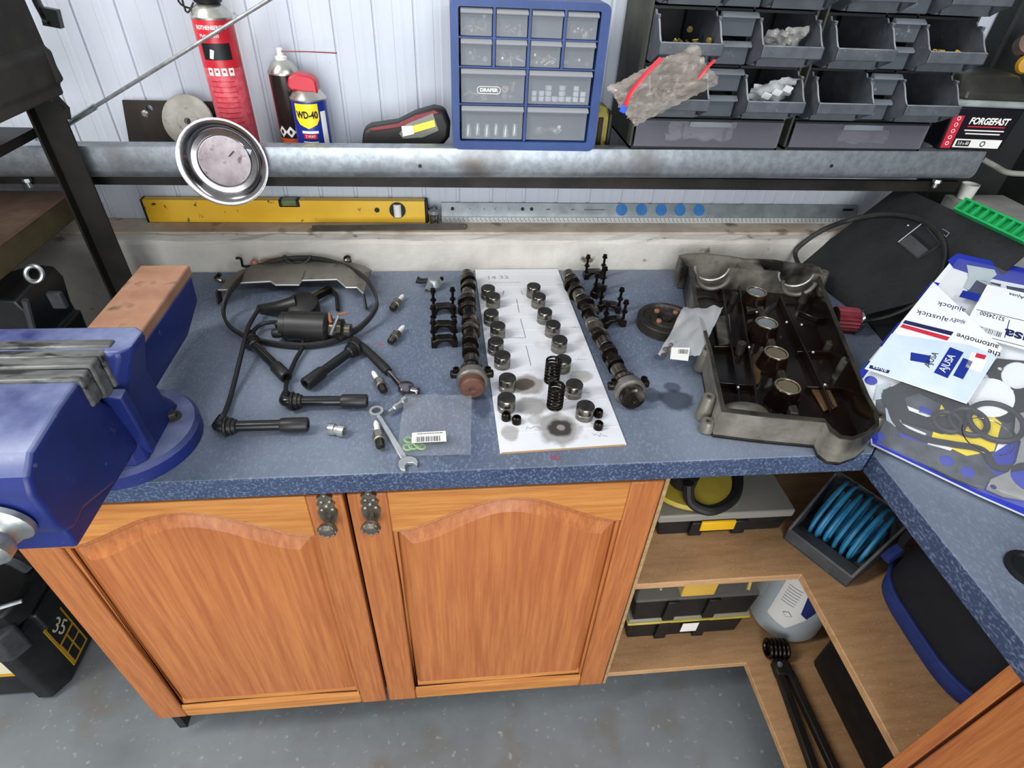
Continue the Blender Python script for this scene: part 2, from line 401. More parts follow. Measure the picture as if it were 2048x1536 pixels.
door(-.497, -.003, .02, cab, -.029)
door(.003, .4985, .02, cab, .036)

# ---------------------------------------------------------------- open corner shelves under the worktop
def board(name, poly, z1, t, label):
    o = MB().prism(poly, z1-t, z1).build(name, 'board_top', bevel=.0015)
    tag(o, label, 'shelf')
L1 = [(.507, .03), (.85, .03), (.85, -.29), (1.42, -.29), (1.42, .58), (.507, .58)]
board('corner_shelf', L1, .15, .018, 'low L-shaped wooden board near the floor under the corner worktop')
L2 = [(.507, .03), (.85, .03), (.85, -.29), (1.42, -.29), (1.42, .58), (.507, .58)]
board('corner_shelf', L2, .523, .018, 'upper L-shaped wooden shelf carrying the hose reel box and blue bag')
# neighbouring cabinet at the right, its door facing left
rc = thing('base_cabinet', 'orange wooden cabinet with grooved door at the bottom right corner', 'cabinet', (1.1, -.7, 0))
MB().bx(.830, 1.4, -.316, -.297, .0, .861).build('side_panel', 'oak_v', rc, world=True, bevel=.001)
d = MB().bx(.838, .848, -.80, -.383, .17, .79).build('door', 'oak_panel', rc, world=True)
MB().bx(.829, .849, -.384, -.320, .119, .858).build('stile', 'oak_v', d, world=True, bevel=.003)
MB().bx(.829, .849, -.86, -.80, .119, .858).build('stile', 'oak_v', d, world=True, bevel=.003)
MB().bx(.829, .849, -.80, -.384, .79, .858).build('top_rail', 'oak_y', d, world=True, bevel=.003)
MB().bx(.829, .849, -.80, -.384, .119, .17).build('bottom_rail', 'oak_y', d, world=True, bevel=.003)
MB().tube([(.832, -.387, .787), (.832, -.387, .173)], .004, 6).build('bead_moulding', 'oak_v', d, world=True)
MB().bx(.831, .840, -.76, -.415, .20, .745).build('raised_field', 'oak_panel', d, world=True, bevel=.007)


# ================================================================ bench vice
M('vice_blue', '#141f58', '#1c2a6e', scale=7, rough=.42, c3='#5f6a8c', s3=40, lo3=.68, hi3=.76, bump=.15, bscale=30, dust='#7d86a3', dscale=14, dn=(.30, .70), dlo=.45, dhi=.97)
M('vice_steel', '#4c4d4b', '#737572', scale=18, rough=.5, metal=.35, stretch=(1, 4, 4), c3='#242322', s3=22, lo3=.54, hi3=.66, bump=.2)
M('rusty_top', '#9a6f57', '#b58a6e', scale=14, rough=.6, metal=.25, c3='#6d5546', s3=28, lo3=.6, hi3=.75)
M('dirty_steel', '#3b3a37', '#565450', scale=20, rough=.5, metal=.5)
VX = -.31
v = thing('bench_vice', 'worn blue bench vice with steel jaws and a rusty topped anvil', 'vice', (VX, .06, TOPZ))
m = MB().lathe([(.094, 0), (.094, .020), (.089, .027), (.076, .029), (0, .029)], (-.300, .082, TOPZ), n=40)
m.build('swivel_base', 'vice_blue', v, world=True)
for a in (20, 140, 260):
    q = (-.300+.060*math.cos(math.radians(a)), .078+.068*math.sin(math.radians(a)), TOPZ+.028)
    MB().lathe([(.013, 0), (.013, .003)], q, n=16).lathe([(.0085, .003), (.0085, .009), (.007, .0105), (0, .011)], q, n=6).build('base_bolt', 'dirty_steel', v, world=True)
# fixed body: neck flaring up into the jaw head
def loft(m, rings):
    k = len(rings[0]); o = len(m.v)
    for r in rings: m.v += [tuple(p) for p in r]
    for j in range(len(rings)-1):
        for i in range(k): m.f.append((o+j*k+i, o+j*k+(i+1) % k, o+(j+1)*k+(i+1) % k, o+(j+1)*k+i))
    m.f.append(tuple(o+i for i in reversed(range(k)))); m.f.append(tuple(o+(len(rings)-1)*k+i for i in range(k)))
    return m
def rect(cx, hx, y0, y1, z, c=.012):
    x0, x1 = cx-hx, cx+hx
    return [(x0+c, y0, z), (x1-c, y0, z), (x1, y0+c, z), (x1, y1-c, z), (x1-c, y1, z), (x0+c, y1, z), (x0, y1-c, z), (x0, y0+c, z)]
m = loft(MB(), [rect(VX, .066, .005, .140, TOPZ+.027), rect(VX, .062, .010, .120, TOPZ+.06), rect(VX, .064, .020, .108, TOPZ+.12), rect(VX, .082, .024, .096, TOPZ+.165), rect(VX, .094, .026, .086, TOPZ+.190), rect(VX, .094, .028, .084, TOPZ+.1985)])
m.build('fixed_jaw', 'vice_blue', v, world=True, bevel=.003)
# anvil block behind the jaw, steel plate on top
an = loft(MB(), [rect(VX+.005, .026, .09, .30, TOPZ+.045, .01), rect(VX+.005, .038, .085, .345, TOPZ+.085, .006), rect(VX+.005, .0385, .085, .350, TOPZ+.128, .004)])
an.build('anvil', 'vice_blue', v, world=True, bevel=.002)
MB().bx(VX-.034, VX+.044, .086, .352, TOPZ+.128, TOPZ+.146).build('anvil_plate', 'rusty_top', v, world=True, bevel=.003)
# jaws plates
MB().bx(VX-.072, VX+.071, .0365, .0525, TOPZ+.150, TOPZ+.2015).build('jaw_plate', 'vice_steel', v, world=True, bevel=.003)
MB().bx(VX-.070, VX+.068, .0195, .0360, TOPZ+.150, TOPZ+.1990).build('jaw_plate', 'vice_steel', v, world=True, bevel=.003)
MB().bx(VX-.068, VX+.066, -.0005, .0190, TOPZ+.150, TOPZ+.2000).build('jaw_plate', 'vice_steel', v, world=True, bevel=.003)
MB().bx(VX-.066, VX+.064, -.022, -.001, TOPZ+.155, TOPZ+.1975).build('jaw_lip', 'vice_steel', v, world=True, bevel=.003)
# moving jaw: side outline extruded across
pl = [(-.002, 1.094), (-.06, 1.092), (-.122, 1.085), (-.142, 1.070), (-.150, 1.050), (-.149, 1.000), (-.144, .985), (-.132, .974), (-.108, .978), (-.050, .955), (.02, .950), (.02, 1.02), (-.002, 1.05)]
MB().prism(pl, VX-.062, VX+.060, U=(0, 1, 0), V=(0, 0, 1)).build('moving_jaw', 'vice_blue', v, world=True, bevel=.006, seg=3)
MB().prism([(-.135, .945), (-.135, .985), (.06, .985), (.06, .940)], VX-.036, VX+.052, U=(0, 1, 0), V=(0, 0, 1)).build('slide', 'vice_blue', v, world=True, bevel=.004)
# steel side ledge of the jaw seen under the head
MB().bar((VX+.066, .012, TOPZ+.15), (VX+.058, .030, TOPZ+.035), .016, .026).build('guide_bar', 'vice_blue', v, world=True, bevel=.003)
sc = MB().lathe([(.028, 0), (.028, .006), (.023, .010), (.019, .020), (.0225, .025), (.0225, .036), (.017, .042), (.008, .044), (.008, .041), (0, .041)], (-.292, -.1495, 1.015), (-.08, -1, -.12), 24)
sc.build('screw_boss', 'zinc', v, world=True)
MB().cyl((-.44, -.196, .93), (-.29, -.197, 1.00), .007, n=12).ball((-.44, -.196, .93), .011, 10, 7).build('tommy_bar', 'zinc', v, world=True)

# ================================================================ shelving at the left
M('tarp_grey', '#24231f', '#3a3832', scale=10, rough=.85, bump=.5, bscale=18)
M('black_plastic', '#0f1011', '#1c1d1f', scale=20, rough=.4)
M('grey_plastic_dark', '#2b2d30', '#3b3d40', scale=30, rough=.5)
M('dewalt_yellow', '#c99a1e', '#b98a1a', scale=20, rough=.5)
sh = thing('shelving_unit', 'black steel shelving with a timber shelf at the left', 'shelving', (-.8, .45, 0))
m = MB().bx(-.496, -.455, .505, .509, .02, 2.1).bx(-.500, -.496, .488, .526, .02, 2.1)
m.build('post', 'black_steel', sh, world=True)
MB().bx(-1.4, -1.36, .488, .526, 0, 2.1).build('post', 'black_steel', sh, world=True)
MB().bx(-1.4, -.5585, .05, .60, 1.070, 1.076).build('shelf_panel', 'shelf_top', sh, world=True, smooth=0)
MB().bx(-1.4, -.5600, .05, .60, 1.026, 1.0695).build('shelf_timber', 'shelf_edge', sh, world=True, bevel=.002)
MB().bx(-1.4, -.53, .05, .60, .742, .76).build('shelf_panel', 'shelf_top', sh, world=True)
MB().bx(-1.4, -.505, .10, .50, 1.205, 1.219).build('shelf_panel', 'black_steel', sh, world=True)
m = MB().prism([(0, 0), (.035, .006), (.045, -.012), (.040, -.03), (.01, -.03)], 0, .003, O=(-.486, .5045, 1.262), U=(1, 0, 0), V=(0, 0, 1))
m.cyl((-.452, .5045, 1.25), (-.452, .500, 1.25), .004, n=10).build('post_bracket', 'black_steel', sh, world=True)

# dark canvas bag on the upper shelf
bagp = ((-0.4131,0.4700,1.4346),(-0.4212,0.4700,1.3997),(-0.4195,0.4700,1.3429),(-0.4134,0.4700,1.3379),(-0.4149,0.4700,1.2976),(-0.4201,0.4700,1.2920),(-0.4202,0.4700,1.2779),(-0.4542,0.4700,1.2743),(-0.4743,0.4700,1.2696),(-0.5246,0.4700,1.2542),(-0.6177,0.4700,1.2400),(-0.5417,0.4700,1.4298))
bag = thing('canvas_bag', 'dark grey canvas tool bag on the shelf at the top left', 'bag', (-.56, .42, 1.219))
m = MB().prism([(p[0], p[2]) for p in bagp], -.47, -.30, U=(1, 0, 0), V=(0, 0, 1))
m.build('bag_body', 'tarp_grey', bag, world=True, bevel=.012, seg=3)
fl = ((-0.4118,0.4550,1.3435),(-0.4064,0.4550,1.3008),(-0.4144,0.4550,1.2951),(-0.4325,0.4550,1.3069),(-0.4476,0.4550,1.3119))
MB().prism([(p[0], p[2]) for p in fl], -.46, -.45, U=(1, 0, 0), V=(0, 0, 1)).build('flap', 'tarp_grey', bag, world=True, bevel=.003)
for q in (-0.4542, -0.4508):
    MB().tube([(q, .462, 1.42), (q+.008, .460, 1.34), (q+.012, .464, 1.27)], .006, 8).build('seam', 'tarp_grey', bag, world=True)
# black strap hanging against the cladding
st = ((-0.4789,0.6000,1.4119),(-0.4803,0.6000,1.3856),(-0.4780,0.6000,1.3688),(-0.4766,0.6000,1.3599),(-0.4723,0.6000,1.3559))
o = MB().tube(smooth_path(st, 4), .011, 8, flat=(1, .35)).box((-0.4673,0.6000,1.3623), (.026, .012, .026), (0, .15, 0)).build('hanging_strap', 'black_plastic')
tag(o, 'black strap with a square end hanging in front of the white cladding', 'strap')
# black hard case under the timber shelf
cp = ((-0.7467,0.4200,0.9844),(-0.6206,0.4200,0.9952),(-0.5550,0.4200,1.0141),(-0.5254,0.4200,1.0111),(-0.5176,0.4200,0.9904),(-0.5260,0.4200,0.9414),(-0.5252,0.4200,0.9222),(-0.5166,0.4200,0.9221),(-0.5205,0.4200,0.8813),(-0.5663,0.4200,0.7552),(-0.8665,0.4200,0.7648))
case = thing('tool_case', 'glossy black hard case below the timber shelf, behind the blue vice', 'tool case', (-.62, .5, .76))
cz = [(p[0], min(p[2], 1.02)) for p in cp]; cz = [(a, max(c, .762)) for a, c in cz]
MB().prism(cz, -.42, -.30, U=(1, 0, 0), V=(0, 0, 1)).build('case_body', 'black_plastic', case, world=True, bevel=.008, seg=3)
m = MB().torus((-0.4721,0.2950,1.0609), .012, .0035, (0, -1, .6), 18, 8); m.build('latch_ring', 'zinc', case, world=True)
MB().box((-0.4600,0.2980,1.0128), (.022, .01, .03)).build('latch', 'grey_plastic_dark', case, world=True, bevel=.003)
MB().tube(((-0.5065,0.2960,1.0146),(-0.5165,0.2960,0.9724),(-0.5199,0.2960,0.9578)), .005, 8).build('rib', 'grey_plastic_dark', case, world=True)

# ---------------------------------------------------------------- black tool box on the floor
tb = thing('tool_box', 'large black tool box with yellow decals on the floor left of the cabinet', 'tool box', (-.95, .3, 0))
pl = [(-1.12, .15), (-.865, .15), (-.845, .135), (-.815, .135), (-.79, .175), (-.79, .42), (-.81, .45), (-1.12, .45)]
MB().prism(pl, .006, .255).build('box_body', 'black_plastic', tb, world=True, bevel=.008, seg=3)
MB().prism([(-1.13, .14), (-.86, .14), (-.80, .168), (-.782, .20), (-.782, .43), (-1.13, .46)], .262, .325).build('lid', 'black_plastic', tb, world=True, bevel=.010, seg=3)
MB().prism([(-.85, .128), (-.81, .130), (-.788, .165), (-.80, .18), (-.85, .16)], .20, .285).build('corner_bumper', 'grey_plastic_dark', tb, world=True, bevel=.006)
MB().bx(-.80, -.775, .20, .28, .20, .262).build('latch', 'black_plastic', tb, world=True, bevel=.005)
MB().cyl((-.95, .128, .335), (-.775, .20, .325), .005, n=10).build('hinge_pin', 'zinc', tb, world=True)
MB().tube(smooth_path([(-1.0, .28, .33), (-.99, .28, .38), (-.84, .28, .38), (-.80, .28, .33)], 5), .014, 10).build('carry_handle', 'grey_plastic_dark', tb, world=True)
dc = MB().bx(-.7899, -.7885, .200, .268, .03, .195).build('decal', 'dewalt_yellow', tb, world=True)
for y0, y1, z0, z1 in ((.207, .262, .12, .187), (.210, .232, .082, .112), (.238, .262, .082, .112), (.210, .232, .038, .075), (.238, .262, .038, .075)):
    MB().bx(-.7886, -.7878, y0, y1, z0, z1).build('decal_square', 'black_plastic', dc, world=True)
M('pale_print', '#d8cfae', rough=.5)
text('35', .05, 'pale_print', dc, Matrix.Translation(-dc.matrix_world.translation - Vector((-.95, .3, 0))) @ mat4((-.7876, .235, .153), (0, .35, -1), (0, 1, .35)))
MB().bx(-1.06, -.855, .1485, .1495, .10, .24).build('yellow_card', 'dewalt_yellow', tb, world=True)
MB().bx(-1.06, -.86, .1478, .1486, .115, .165).build('card_print', 'pale_print', tb, world=True)


# ================================================================ things on the steel rail
def text_cyl(body, size, r, ac, z, mat, parent, c, width=None, bold=0, shear=0):
    t = text(body, size, mat, parent, Matrix.Identity(4), width=width, bold=bold, shear=shear)
    for v_ in t.data.vertices:
        a = ac + v_.co.x/r; rr = r + v_.co.z
        v_.co = (c[0] + rr*math.sin(a), c[1] - rr*math.cos(a), z + v_.co.y)
    return t
def patch_cyl(poly, r, ac, z, mat, parent, c, name='print', t=.0003):
    # flat outline wrapped round a can
    m = MB(); n = len(poly); rows = []
    o = plate(name, [poly], t, mat, parent)
    bm = bmesh.new(); bm.from_mesh(o.data); bmesh.ops.triangulate(bm, faces=bm.faces)
    for _ in range(5):
        ed = [e for e in bm.edges if abs(e.verts[0].co.x-e.verts[1].co.x) > r*.12]
        if not ed: break
        bmesh.ops.subdivide_edges(bm, edges=ed, cuts=1); bmesh.ops.triangulate(bm, faces=bm.faces)
    bm.to_mesh(o.data); bm.free()
    for v_ in o.data.vertices:
        a = ac + v_.co.x/r; rr = r + v_.co.z
        v_.co = (c[0] + rr*math.sin(a), c[1] - rr*math.cos(a), z + v_.co.y)
    return o
def rc_(w, h, cx=0, cy=0): return [(cx-w/2, cy-h/2), (cx+w/2, cy-h/2), (cx+w/2, cy+h/2), (cx-w/2, cy+h/2)]
M('can_red', '#b81f2c', '#c62a36', scale=10, rough=.3)
M('can_pink', '#d9616a', '#c74552', scale=120, rough=.35, detail=2)
M('white_print', '#e9e7e2', rough=.5); M('black_print', '#101013', rough=.5); M('yellow_print', '#f2d21b', rough=.4); M('red_print', '#c4232f', rough=.4)
M('tin', '#a9a79e', '#c9c7bf', scale=20, rough=.3, metal=.9)
M('wd_blue', '#1c2e86', '#223593', scale=8, rough=.28, metal=.1)
M('can_dark', '#241d1b', '#3a2f2b', scale=9, rough=.25, metal=.3)
M('white_plastic', '#d9d8d2', rough=.4); M('cap_red', '#b21f2e', '#c02b38', scale=8, rough=.35)
M('blue_plastic', '#1c366c', '#26437b', scale=12, rough=.45); M('orange_print', '#c9572e', rough=.5)
M('torch_black', '#191717', '#262323', scale=20, rough=.5); M('torch_red', '#6d1c22', '#7f252b', scale=20, rough=.4); M('lens_grey', '#77776e', rough=.2); M('led_yellow', '#ddd23a', rough=.3, emit=.15); M('led_white', '#f4f4ee', rough=.2, emit=.5)
TZ = lambda x: rz(x) - .058

# red gas cylinder
cx, cy = -.2245, .625; zb = TZ(cx)
g = thing('gas_cylinder', 'tall red gas cylinder standing on the rail', 'gas cylinder', (cx, cy, zb)); r = .0325
MB().lathe([(r-.003, 0), (r, .004), (r, .168)], n=32).build('lower_body', 'can_pink', g)
MB().lathe([(r, .1681), (r, .240)], n=32).build('upper_body', 'can_red', g)
MB().lathe([(r+.0006, .240), (r+.0010, .243), (r-.001, .246), (.028, .254), (.020, .260), (.013, .262), (0, .262)], n=32).build('shoulder', 'tin', g)
MB().lathe([(.021, .2621), (.024, .267), (.024, .285), (.018, .292), (.012, .32), (0, .32)], n=24).build('valve', 'black_plastic', g)
MB().tube(smooth_path([(-.028, .01, .25), (-.045, -.005, .262), (-.036, -.012, .31), (-.026, -.01, .33)], 5), .0016, 6).tube(smooth_path([(-.020, -.01, .262), (-.033, -.018, .25), (-.030, -.02, .31), (-.020, -.01, .33)], 5), .0016, 6).build('wire_bracket', 'black_steel', g)
text_cyl('ROTHENBERGER', .0085, r+.0003, .12, .229, 'white_print', g, (0, 0), width=.050, bold=.0002)
text_cyl('Multigas 300', .0075, r+.0003, -.05, .217, 'white_print', g, (0, 0), width=.032)
patch_cyl(rc_(.048, .025), r+.0002, .14, .194, 'black_print', g, (0, 0), 'picture')
patch_cyl([(-.012, -.006), (-.008, .008), (-.002, .006), (-.006, -.007)], r+.0006, .10, .190, 'white_print', g, (0, 0), 'picture_highlight')
for k in range(4):
    patch_cyl(rc_(.0085, .012), r+.0002, -.42+.36*k, .163, 'white_print', g, (0, 0), 'icon'); patch_cyl(circ(0, 0, .0022, 8), r+.0006, -.42+.36*k, .164, 'red_print', g, (0, 0), 'icon_mark')
for k in range(14):
    patch_cyl(rc_(.040+.006*((k*7) % 3)/2, .0012), r+.0002, .05, .148-.0085*k, 'can_red', g, (0, 0), 'text_line')

# dark aerosol with white nozzle and red straw
cx, cy = -.133, .667; zb = TZ(cx); r = .0275
a = thing('aerosol_can', 'dark aerosol can with white nozzle and thin red straw', 'aerosol can', (cx, cy, zb))
MB().lathe([(r-.002, 0), (r, .003), (r, .150)], n=28).build('body', 'can_dark', a)
MB().lathe([(r+.001, .150), (r+.001, .153), (.020, .166), (.014, .170), (.012, .172), (0, .172)], n=28).build('shoulder', 'tin', a)
MB().lathe([(.011, .172), (.011, .177), (.006, .179), (.006, .189), (.004, .191), (0, .191)], n=16).build('nozzle', 'white_plastic', a)
MB().tube([(.004, -.004, .186), (.05, -.012, .188), (.105, -.020, .1885)], .0012, 6).build('straw', 'torch_red', a)
for k in range(3):
    patch_cyl([(0, -.0105), (.0095, 0), (0, .0105), (-.0095, 0)], r+.0002, -.62+.62*k, .052, 'white_print', a, (0, 0), 'hazard_diamond')
    patch_cyl(circ(0, 0, .0028, 8, .004), r+.0005, -.62+.62*k, .052, 'black_print', a, (0, 0), 'flame_mark')
patch_cyl(rc_(.055, .012), r+.0002, 0, .034, 'orange_print', a, (0, 0), 'base_stripe')
patch_cyl(rc_(.004, .10), r+.0002, -1.05, .10, 'red_print', a, (0, 0), 'red_edge')

# blue lubricant can with hinged red cap
cx, cy = -.0865, .622; zb = TZ(cx); r = .0318
w = thing('lubricant_can', 'blue and yellow spray lubricant can with a red cap', 'spray can', (cx, cy, zb))
MB().lathe([(r-.003, 0), (r, .003), (r, .117)], n=32).build('body', 'wd_blue', w)
MB().lathe([(r+.0009, .117), (r+.0012, .1195), (r-.001, .122), (.024, .131), (.021, .133), (0, .133)], n=32).build('shoulder', 'tin', w)
cp = [(-.030, .140), (-.026, .154), (-.012, .160), (.012, .156), (.021, .148), (.022, .128), (.019, .127), (-.018, .133), (-.024, .132)]
MB().prism(cp, -.016, .016, U=(1, 0, 0), V=(0, 0, 1)).build('cap', 'cap_red', w, bevel=.006, seg=3)
sh_ = [(-.0215, .0205), (.0215, .0205), (.0215, -.006), (.016, -.015), (0, -.022), (-.016, -.015), (-.0215, -.006)]
patch_cyl(sh_, r+.0002, -.02, .0935, 'yellow_print', w, (0, 0), 'shield')
text_cyl('WD-40', .0165, r+.0008, -.02, .095, 'black_print', w, (0, 0), width=.040, bold=.0006)
patch_cyl(rc_(.030, .0045), r+.0002, .02, .0655, 'white_print', w, (0, 0), 'strip'); patch_cyl(rc_(.024, .008), r+.0004, 0, .058, 'red_print', w, (0, 0), 'strip')
text_cyl('2 WAY', .007, r+.0008, 0, .058, 'white_print', w, (0, 0), width=.018)
patch_cyl(rc_(.012, .080), r+.0002, .95, .06, 'white_print', w, (0, 0), 'side_label')
patch_cyl(rc_(.028, .0014), r+.0002, -.02, .048, 'white_print', w, (0, 0), 'strip')

# black bracket plate, pale disc and magnetic dish
M('rust_plate', '#25211e', '#3c322b', scale=12, rough=.6, metal=.4, c3='#8a7a62', s3=40, lo3=.68, hi3=.75)
p = ((-0.4457,0.6880,1.2195),(-0.2680,0.6880,1.2198),(-0.2801,0.6880,1.1298),(-0.4629,0.6880,1.1271))
o = thing('bracket_plate', 'dark rusty steel plate with a bolt hole leaning behind the pale disc', 'plate', (-0.3786, .688, rz(-.35)-.058))
pl = plate('plate', [[(q[0], q[2]) for q in p], circ(-0.4005, 1.2063, .006, 12)], .006, 'rust_plate')
pl.data.transform(Matrix(((1, 0, 0, 0), (0, 0, -1, .691), (0, 1, 0, 0), (0, 0, 0, 1)))); pl.data.transform(Matrix.Translation(-o.location)); pl.parent = o
MB().lathe([(.007, 0), (.004, .003), (0, .003)], (-0.4117,0.6845,1.1962), (0, -1, 0), 10).build('weld_spot', 'tin', o, world=True)
M('pale_disc', '#8d8a80', '#b3b0a6', scale=14, rough=.6, metal=.2, c3='#6f6c64', s3=50)
dcx, _, dcz = (-0.3246,0.6600,1.1905)
o = thing('grinding_disc', 'pale worn grinding disc standing behind the shiny dish', 'disc', (dcx, .66, dcz-.046))
MB().lathe([(.006, .001), (.046, .001), (.0475, .003), (.046, .006), (.034, .007), (.031, .0055), (.020, .0055), (.018, .007), (.006, .007), (.006, .001)], (0, 0, .046), (0, -1, .35), 36).build('disc', 'pale_disc', o)
MB().lathe([(.0062, .0005), (.0062, .006)], (.004, 0, .0455), (0, -1, .35), 14).build('arbor_hole', 'black_print', o)
MB().torus((.0, -.01, -.0005), .006, .0012, (1, .3, 0), 14, 6).build('wire_ring', 'zinc', o)
M('chrome', '#9b9b9b', '#858081', scale=20, rough=.18, metal=1.0, c3='#6a5f60', s3=9, lo3=.55, hi3=.75)
M('dish_base', '#6b6264', '#8c8587', scale=24, rough=.36, metal=.9, c3='#54474a', s3=60, lo3=.6, hi3=.7)
dcx, _, dcz = (-0.2291,0.5120,1.1599)
dn = Vector((.10, -1, .10)).normalized()
o = thing('magnetic_dish', 'shiny round magnetic parts dish stuck to the front of the rail', 'dish', (dcx, .528, dcz), 0)
MB().lathe([(.052, .0005), (.055, .002), (.060, .010), (.065, .0145), (.0725, .0155), (.0745, .0165), (.0745, .0185), (.0715, .0185), (.065, .0172), (.060, .0125), (.054, .0045), (.046, .0030), (.0445, .0040), (.043, .0024), (0, .0024)], (0, -.001, 0), dn, 48).build('dish', 'chrome', o)
MB().lathe([(.0425, .0026), (.0425, .0032), (0, .0032)], (0, -.001, 0), dn, 36).build('centre_disc', 'dish_base', o)
u_, v_, w_ = frame(dn); MB().bar(Vector((0, -.001, 0))+dn*.0034-Vector((.019, 0, .017)), Vector((0, -.001, 0))+dn*.0034+Vector((.019, .003, .017)), .0006, .003).build('embossed_line', 'chrome', o)

# steel rod crossing in front of the red cylinder
M('rod_steel', '#7b7b7c', '#9a9a9b', scale=60, rough=.45, metal=.5)
o = thing('steel_rod', 'thin steel rod slanting up across the red cylinder', 'rod', (-0.5156,0.5650,1.1959))
rp = [Vector(q) for q in ((-0.5477,0.5650,1.1786),(-0.4339,0.5650,1.2373),(-0.1037,0.5650,1.4050),(-0.0232,0.5650,1.4468))]
MB().tube(rp[1:], .0030, 8).build('rod', 'rod_steel', o, world=True)
MB().tube([rp[0], rp[0]*.5+rp[1]*.5, rp[1]], .0052, 10).build('sleeve', 'zinc', o, world=True)
MB().tube([rp[0], rp[0]+(rp[0]-rp[1])*.2], .009, 10).build('end_fitting', 'rod_steel', o, world=True)

# red and black work torch
TY = .60
tp = ((0.0015,0.6000,1.1605),(0.0094,0.6000,1.1954),(0.0232,0.6000,1.2027),(0.0749,0.6000,1.2108),(0.1086,0.6000,1.2273),(0.1443,0.6000,1.2375),(0.1646,0.6000,1.2336),(0.1742,0.6000,1.2090),(0.1717,0.6000,1.1853),(0.1527,0.6000,1.1627))
t = thing('work_torch', 'red and black hand work torch lying beside the blue drawer cabinet', 'torch', (.09, .615, rz(.09)-.058))
MB().prism([(q[0], q[2]) for q in tp], -.64, -.60, U=(1, 0, 0), V=(0, 0, 1)).build('torch_body', 'torch_black', t, world=True, bevel=.008, seg=3)
rp = ((0.0212,0.5980,1.1997),(0.0749,0.5980,1.2095),(0.1104,0.5980,1.2252),(0.1442,0.5980,1.2345),(0.1552,0.5980,1.2304),(0.1174,0.5980,1.2192),(0.0791,0.5980,1.2034),(0.0272,0.5980,1.1953))
MB().prism([(q[0], q[2]) for q in rp], -.602, -.5985, U=(1, 0, 0), V=(0, 0, 1)).build('red_trim', 'torch_red', t, world=True, bevel=.001)
rp = ((0.0763,0.5980,1.1916),(0.0907,0.5980,1.2089),(0.1421,0.5980,1.2302),(0.1521,0.5980,1.1984),(0.1202,0.5980,1.1851),(0.0831,0.5980,1.1826))
MB().prism([(q[0], q[2]) for q in rp], -.602, -.5982, U=(1, 0, 0), V=(0, 0, 1)).build('lens', 'lens_grey', t, world=True, bevel=.001)
rp = ((0.1037,0.5970,1.2068),(0.1435,0.5970,1.2181),(0.1458,0.5970,1.2066),(0.1047,0.5970,1.1942))
MB().prism([(q[0], q[2]) for q in rp], -.600, -.5972, U=(1, 0, 0), V=(0, 0, 1)).build('led_strip', 'led_yellow', t, world=True)
rp = ((0.0821,0.5970,1.2055),(0.1027,0.5970,1.2067),(0.1046,0.5970,1.1924),(0.0836,0.5970,1.1875))
MB().prism([(q[0], q[2]) for q in rp], -.600, -.5970, U=(1, 0, 0), V=(0, 0, 1)).build('led_spot', 'led_white', t, world=True)

# ================================================================ blue twelve-drawer cabinet
CLEAR = film('clear_plastic', '#9aa0a8', .30, .3); film('clear_lip', '#a9acb0', .7, .35); film('clear_pale', '#7a7884', .36, .3); film('clear_dark', '#666c74', .42, .3); film('lip_dark', '#84898f', .75, .35)
M('nut_zinc', '#b9bab4', '#e3e3da', scale=60, rough=.3, metal=.6); M('nut_brass', '#b59a62', '#d8c79a', scale=60, rough=.3, metal=.6); M('nut_white', '#dcdfe0', rough=.4)
M('drawer_back', '#3f464f', rough=.7)
BY = .515
BX0, BX1, BZ0, BZ1 = 0.1775, 0.4373, rz(.3)+.0005, 1.4198
IX0, IX1, IZ0, IZ1 = 0.1901, 0.4216, 1.2046, 1.4085
bc = thing('drawer_cabinet', 'blue plastic cabinet of twelve clear drawers on the rail', 'drawer cabinet', ((BX0+BX1)/2, .565, BZ0))
def rrect(x0, x1, z0, z1, r, n=5):
    out = []
    for cx, cz, a0 in ((x1-r, z0+r, -PI/2), (x1-r, z1-r, 0), (x0+r, z1-r, PI/2), (x0+r, z0+r, PI)):
        out += [(cx+r*math.cos(a0+PI/2*k/n), cz+r*math.sin(a0+PI/2*k/n)) for k in range(n+1)]
    return out
def frontplate(name, loops, y0, y1, mat, parent):
    o = plate(name, loops, y1-y0, mat); o.data.transform(Matrix(((1, 0, 0, 0), (0, 0, -1, y1), (0, 1, 0, 0), (0, 0, 0, 1))))
    off = Vector((0, 0, 0)); p_ = parent
    while p_ is not None: off += p_.location; p_ = p_.parent
    o.data.transform(Matrix.Translation(-off)); o.parent = parent; return o
fo = frontplate('frame', [rrect(BX0, BX1, BZ0, BZ1, .012), rrect(IX0, IX1, IZ0, IZ1, .003)], BY, .655, 'blue_plastic', bc)
md = fo.modifiers.new('bevel', 'BEVEL'); md.width = .004; md.segments = 3; md.limit_method = 'ANGLE'; md.angle_limit = math.radians(60)
MB().bx(IX0-.004, IX1+.004, .640, .646, IZ0-.005, IZ1+.005).build('back_panel', 'drawer_back', bc, world=True)
rows = [(1.3672, 1.4078, 4), (1.3242, 1.3651, 4), (1.2667, 1.3212, 2), (1.2064, 1.2634, 2)]
for z in (rows[0][0]-.001, rows[1][0]-.001, rows[2][0]-.001): MB().bx(IX0, IX1, BY+.003, .635, z-.0014, z+.0008).build('shelf_divider', 'blue_plastic', bc, world=True)
for z0, z1, n in rows:
    for k in range(1, n):
        x = IX0 + (IX1-IX0)*k/n; MB().bx(x-.0022, x+.0022, BY+.002, .63, z0-.001, z1+.001).build('upright_divider', 'blue_plastic', bc, world=True)
random.seed(3)
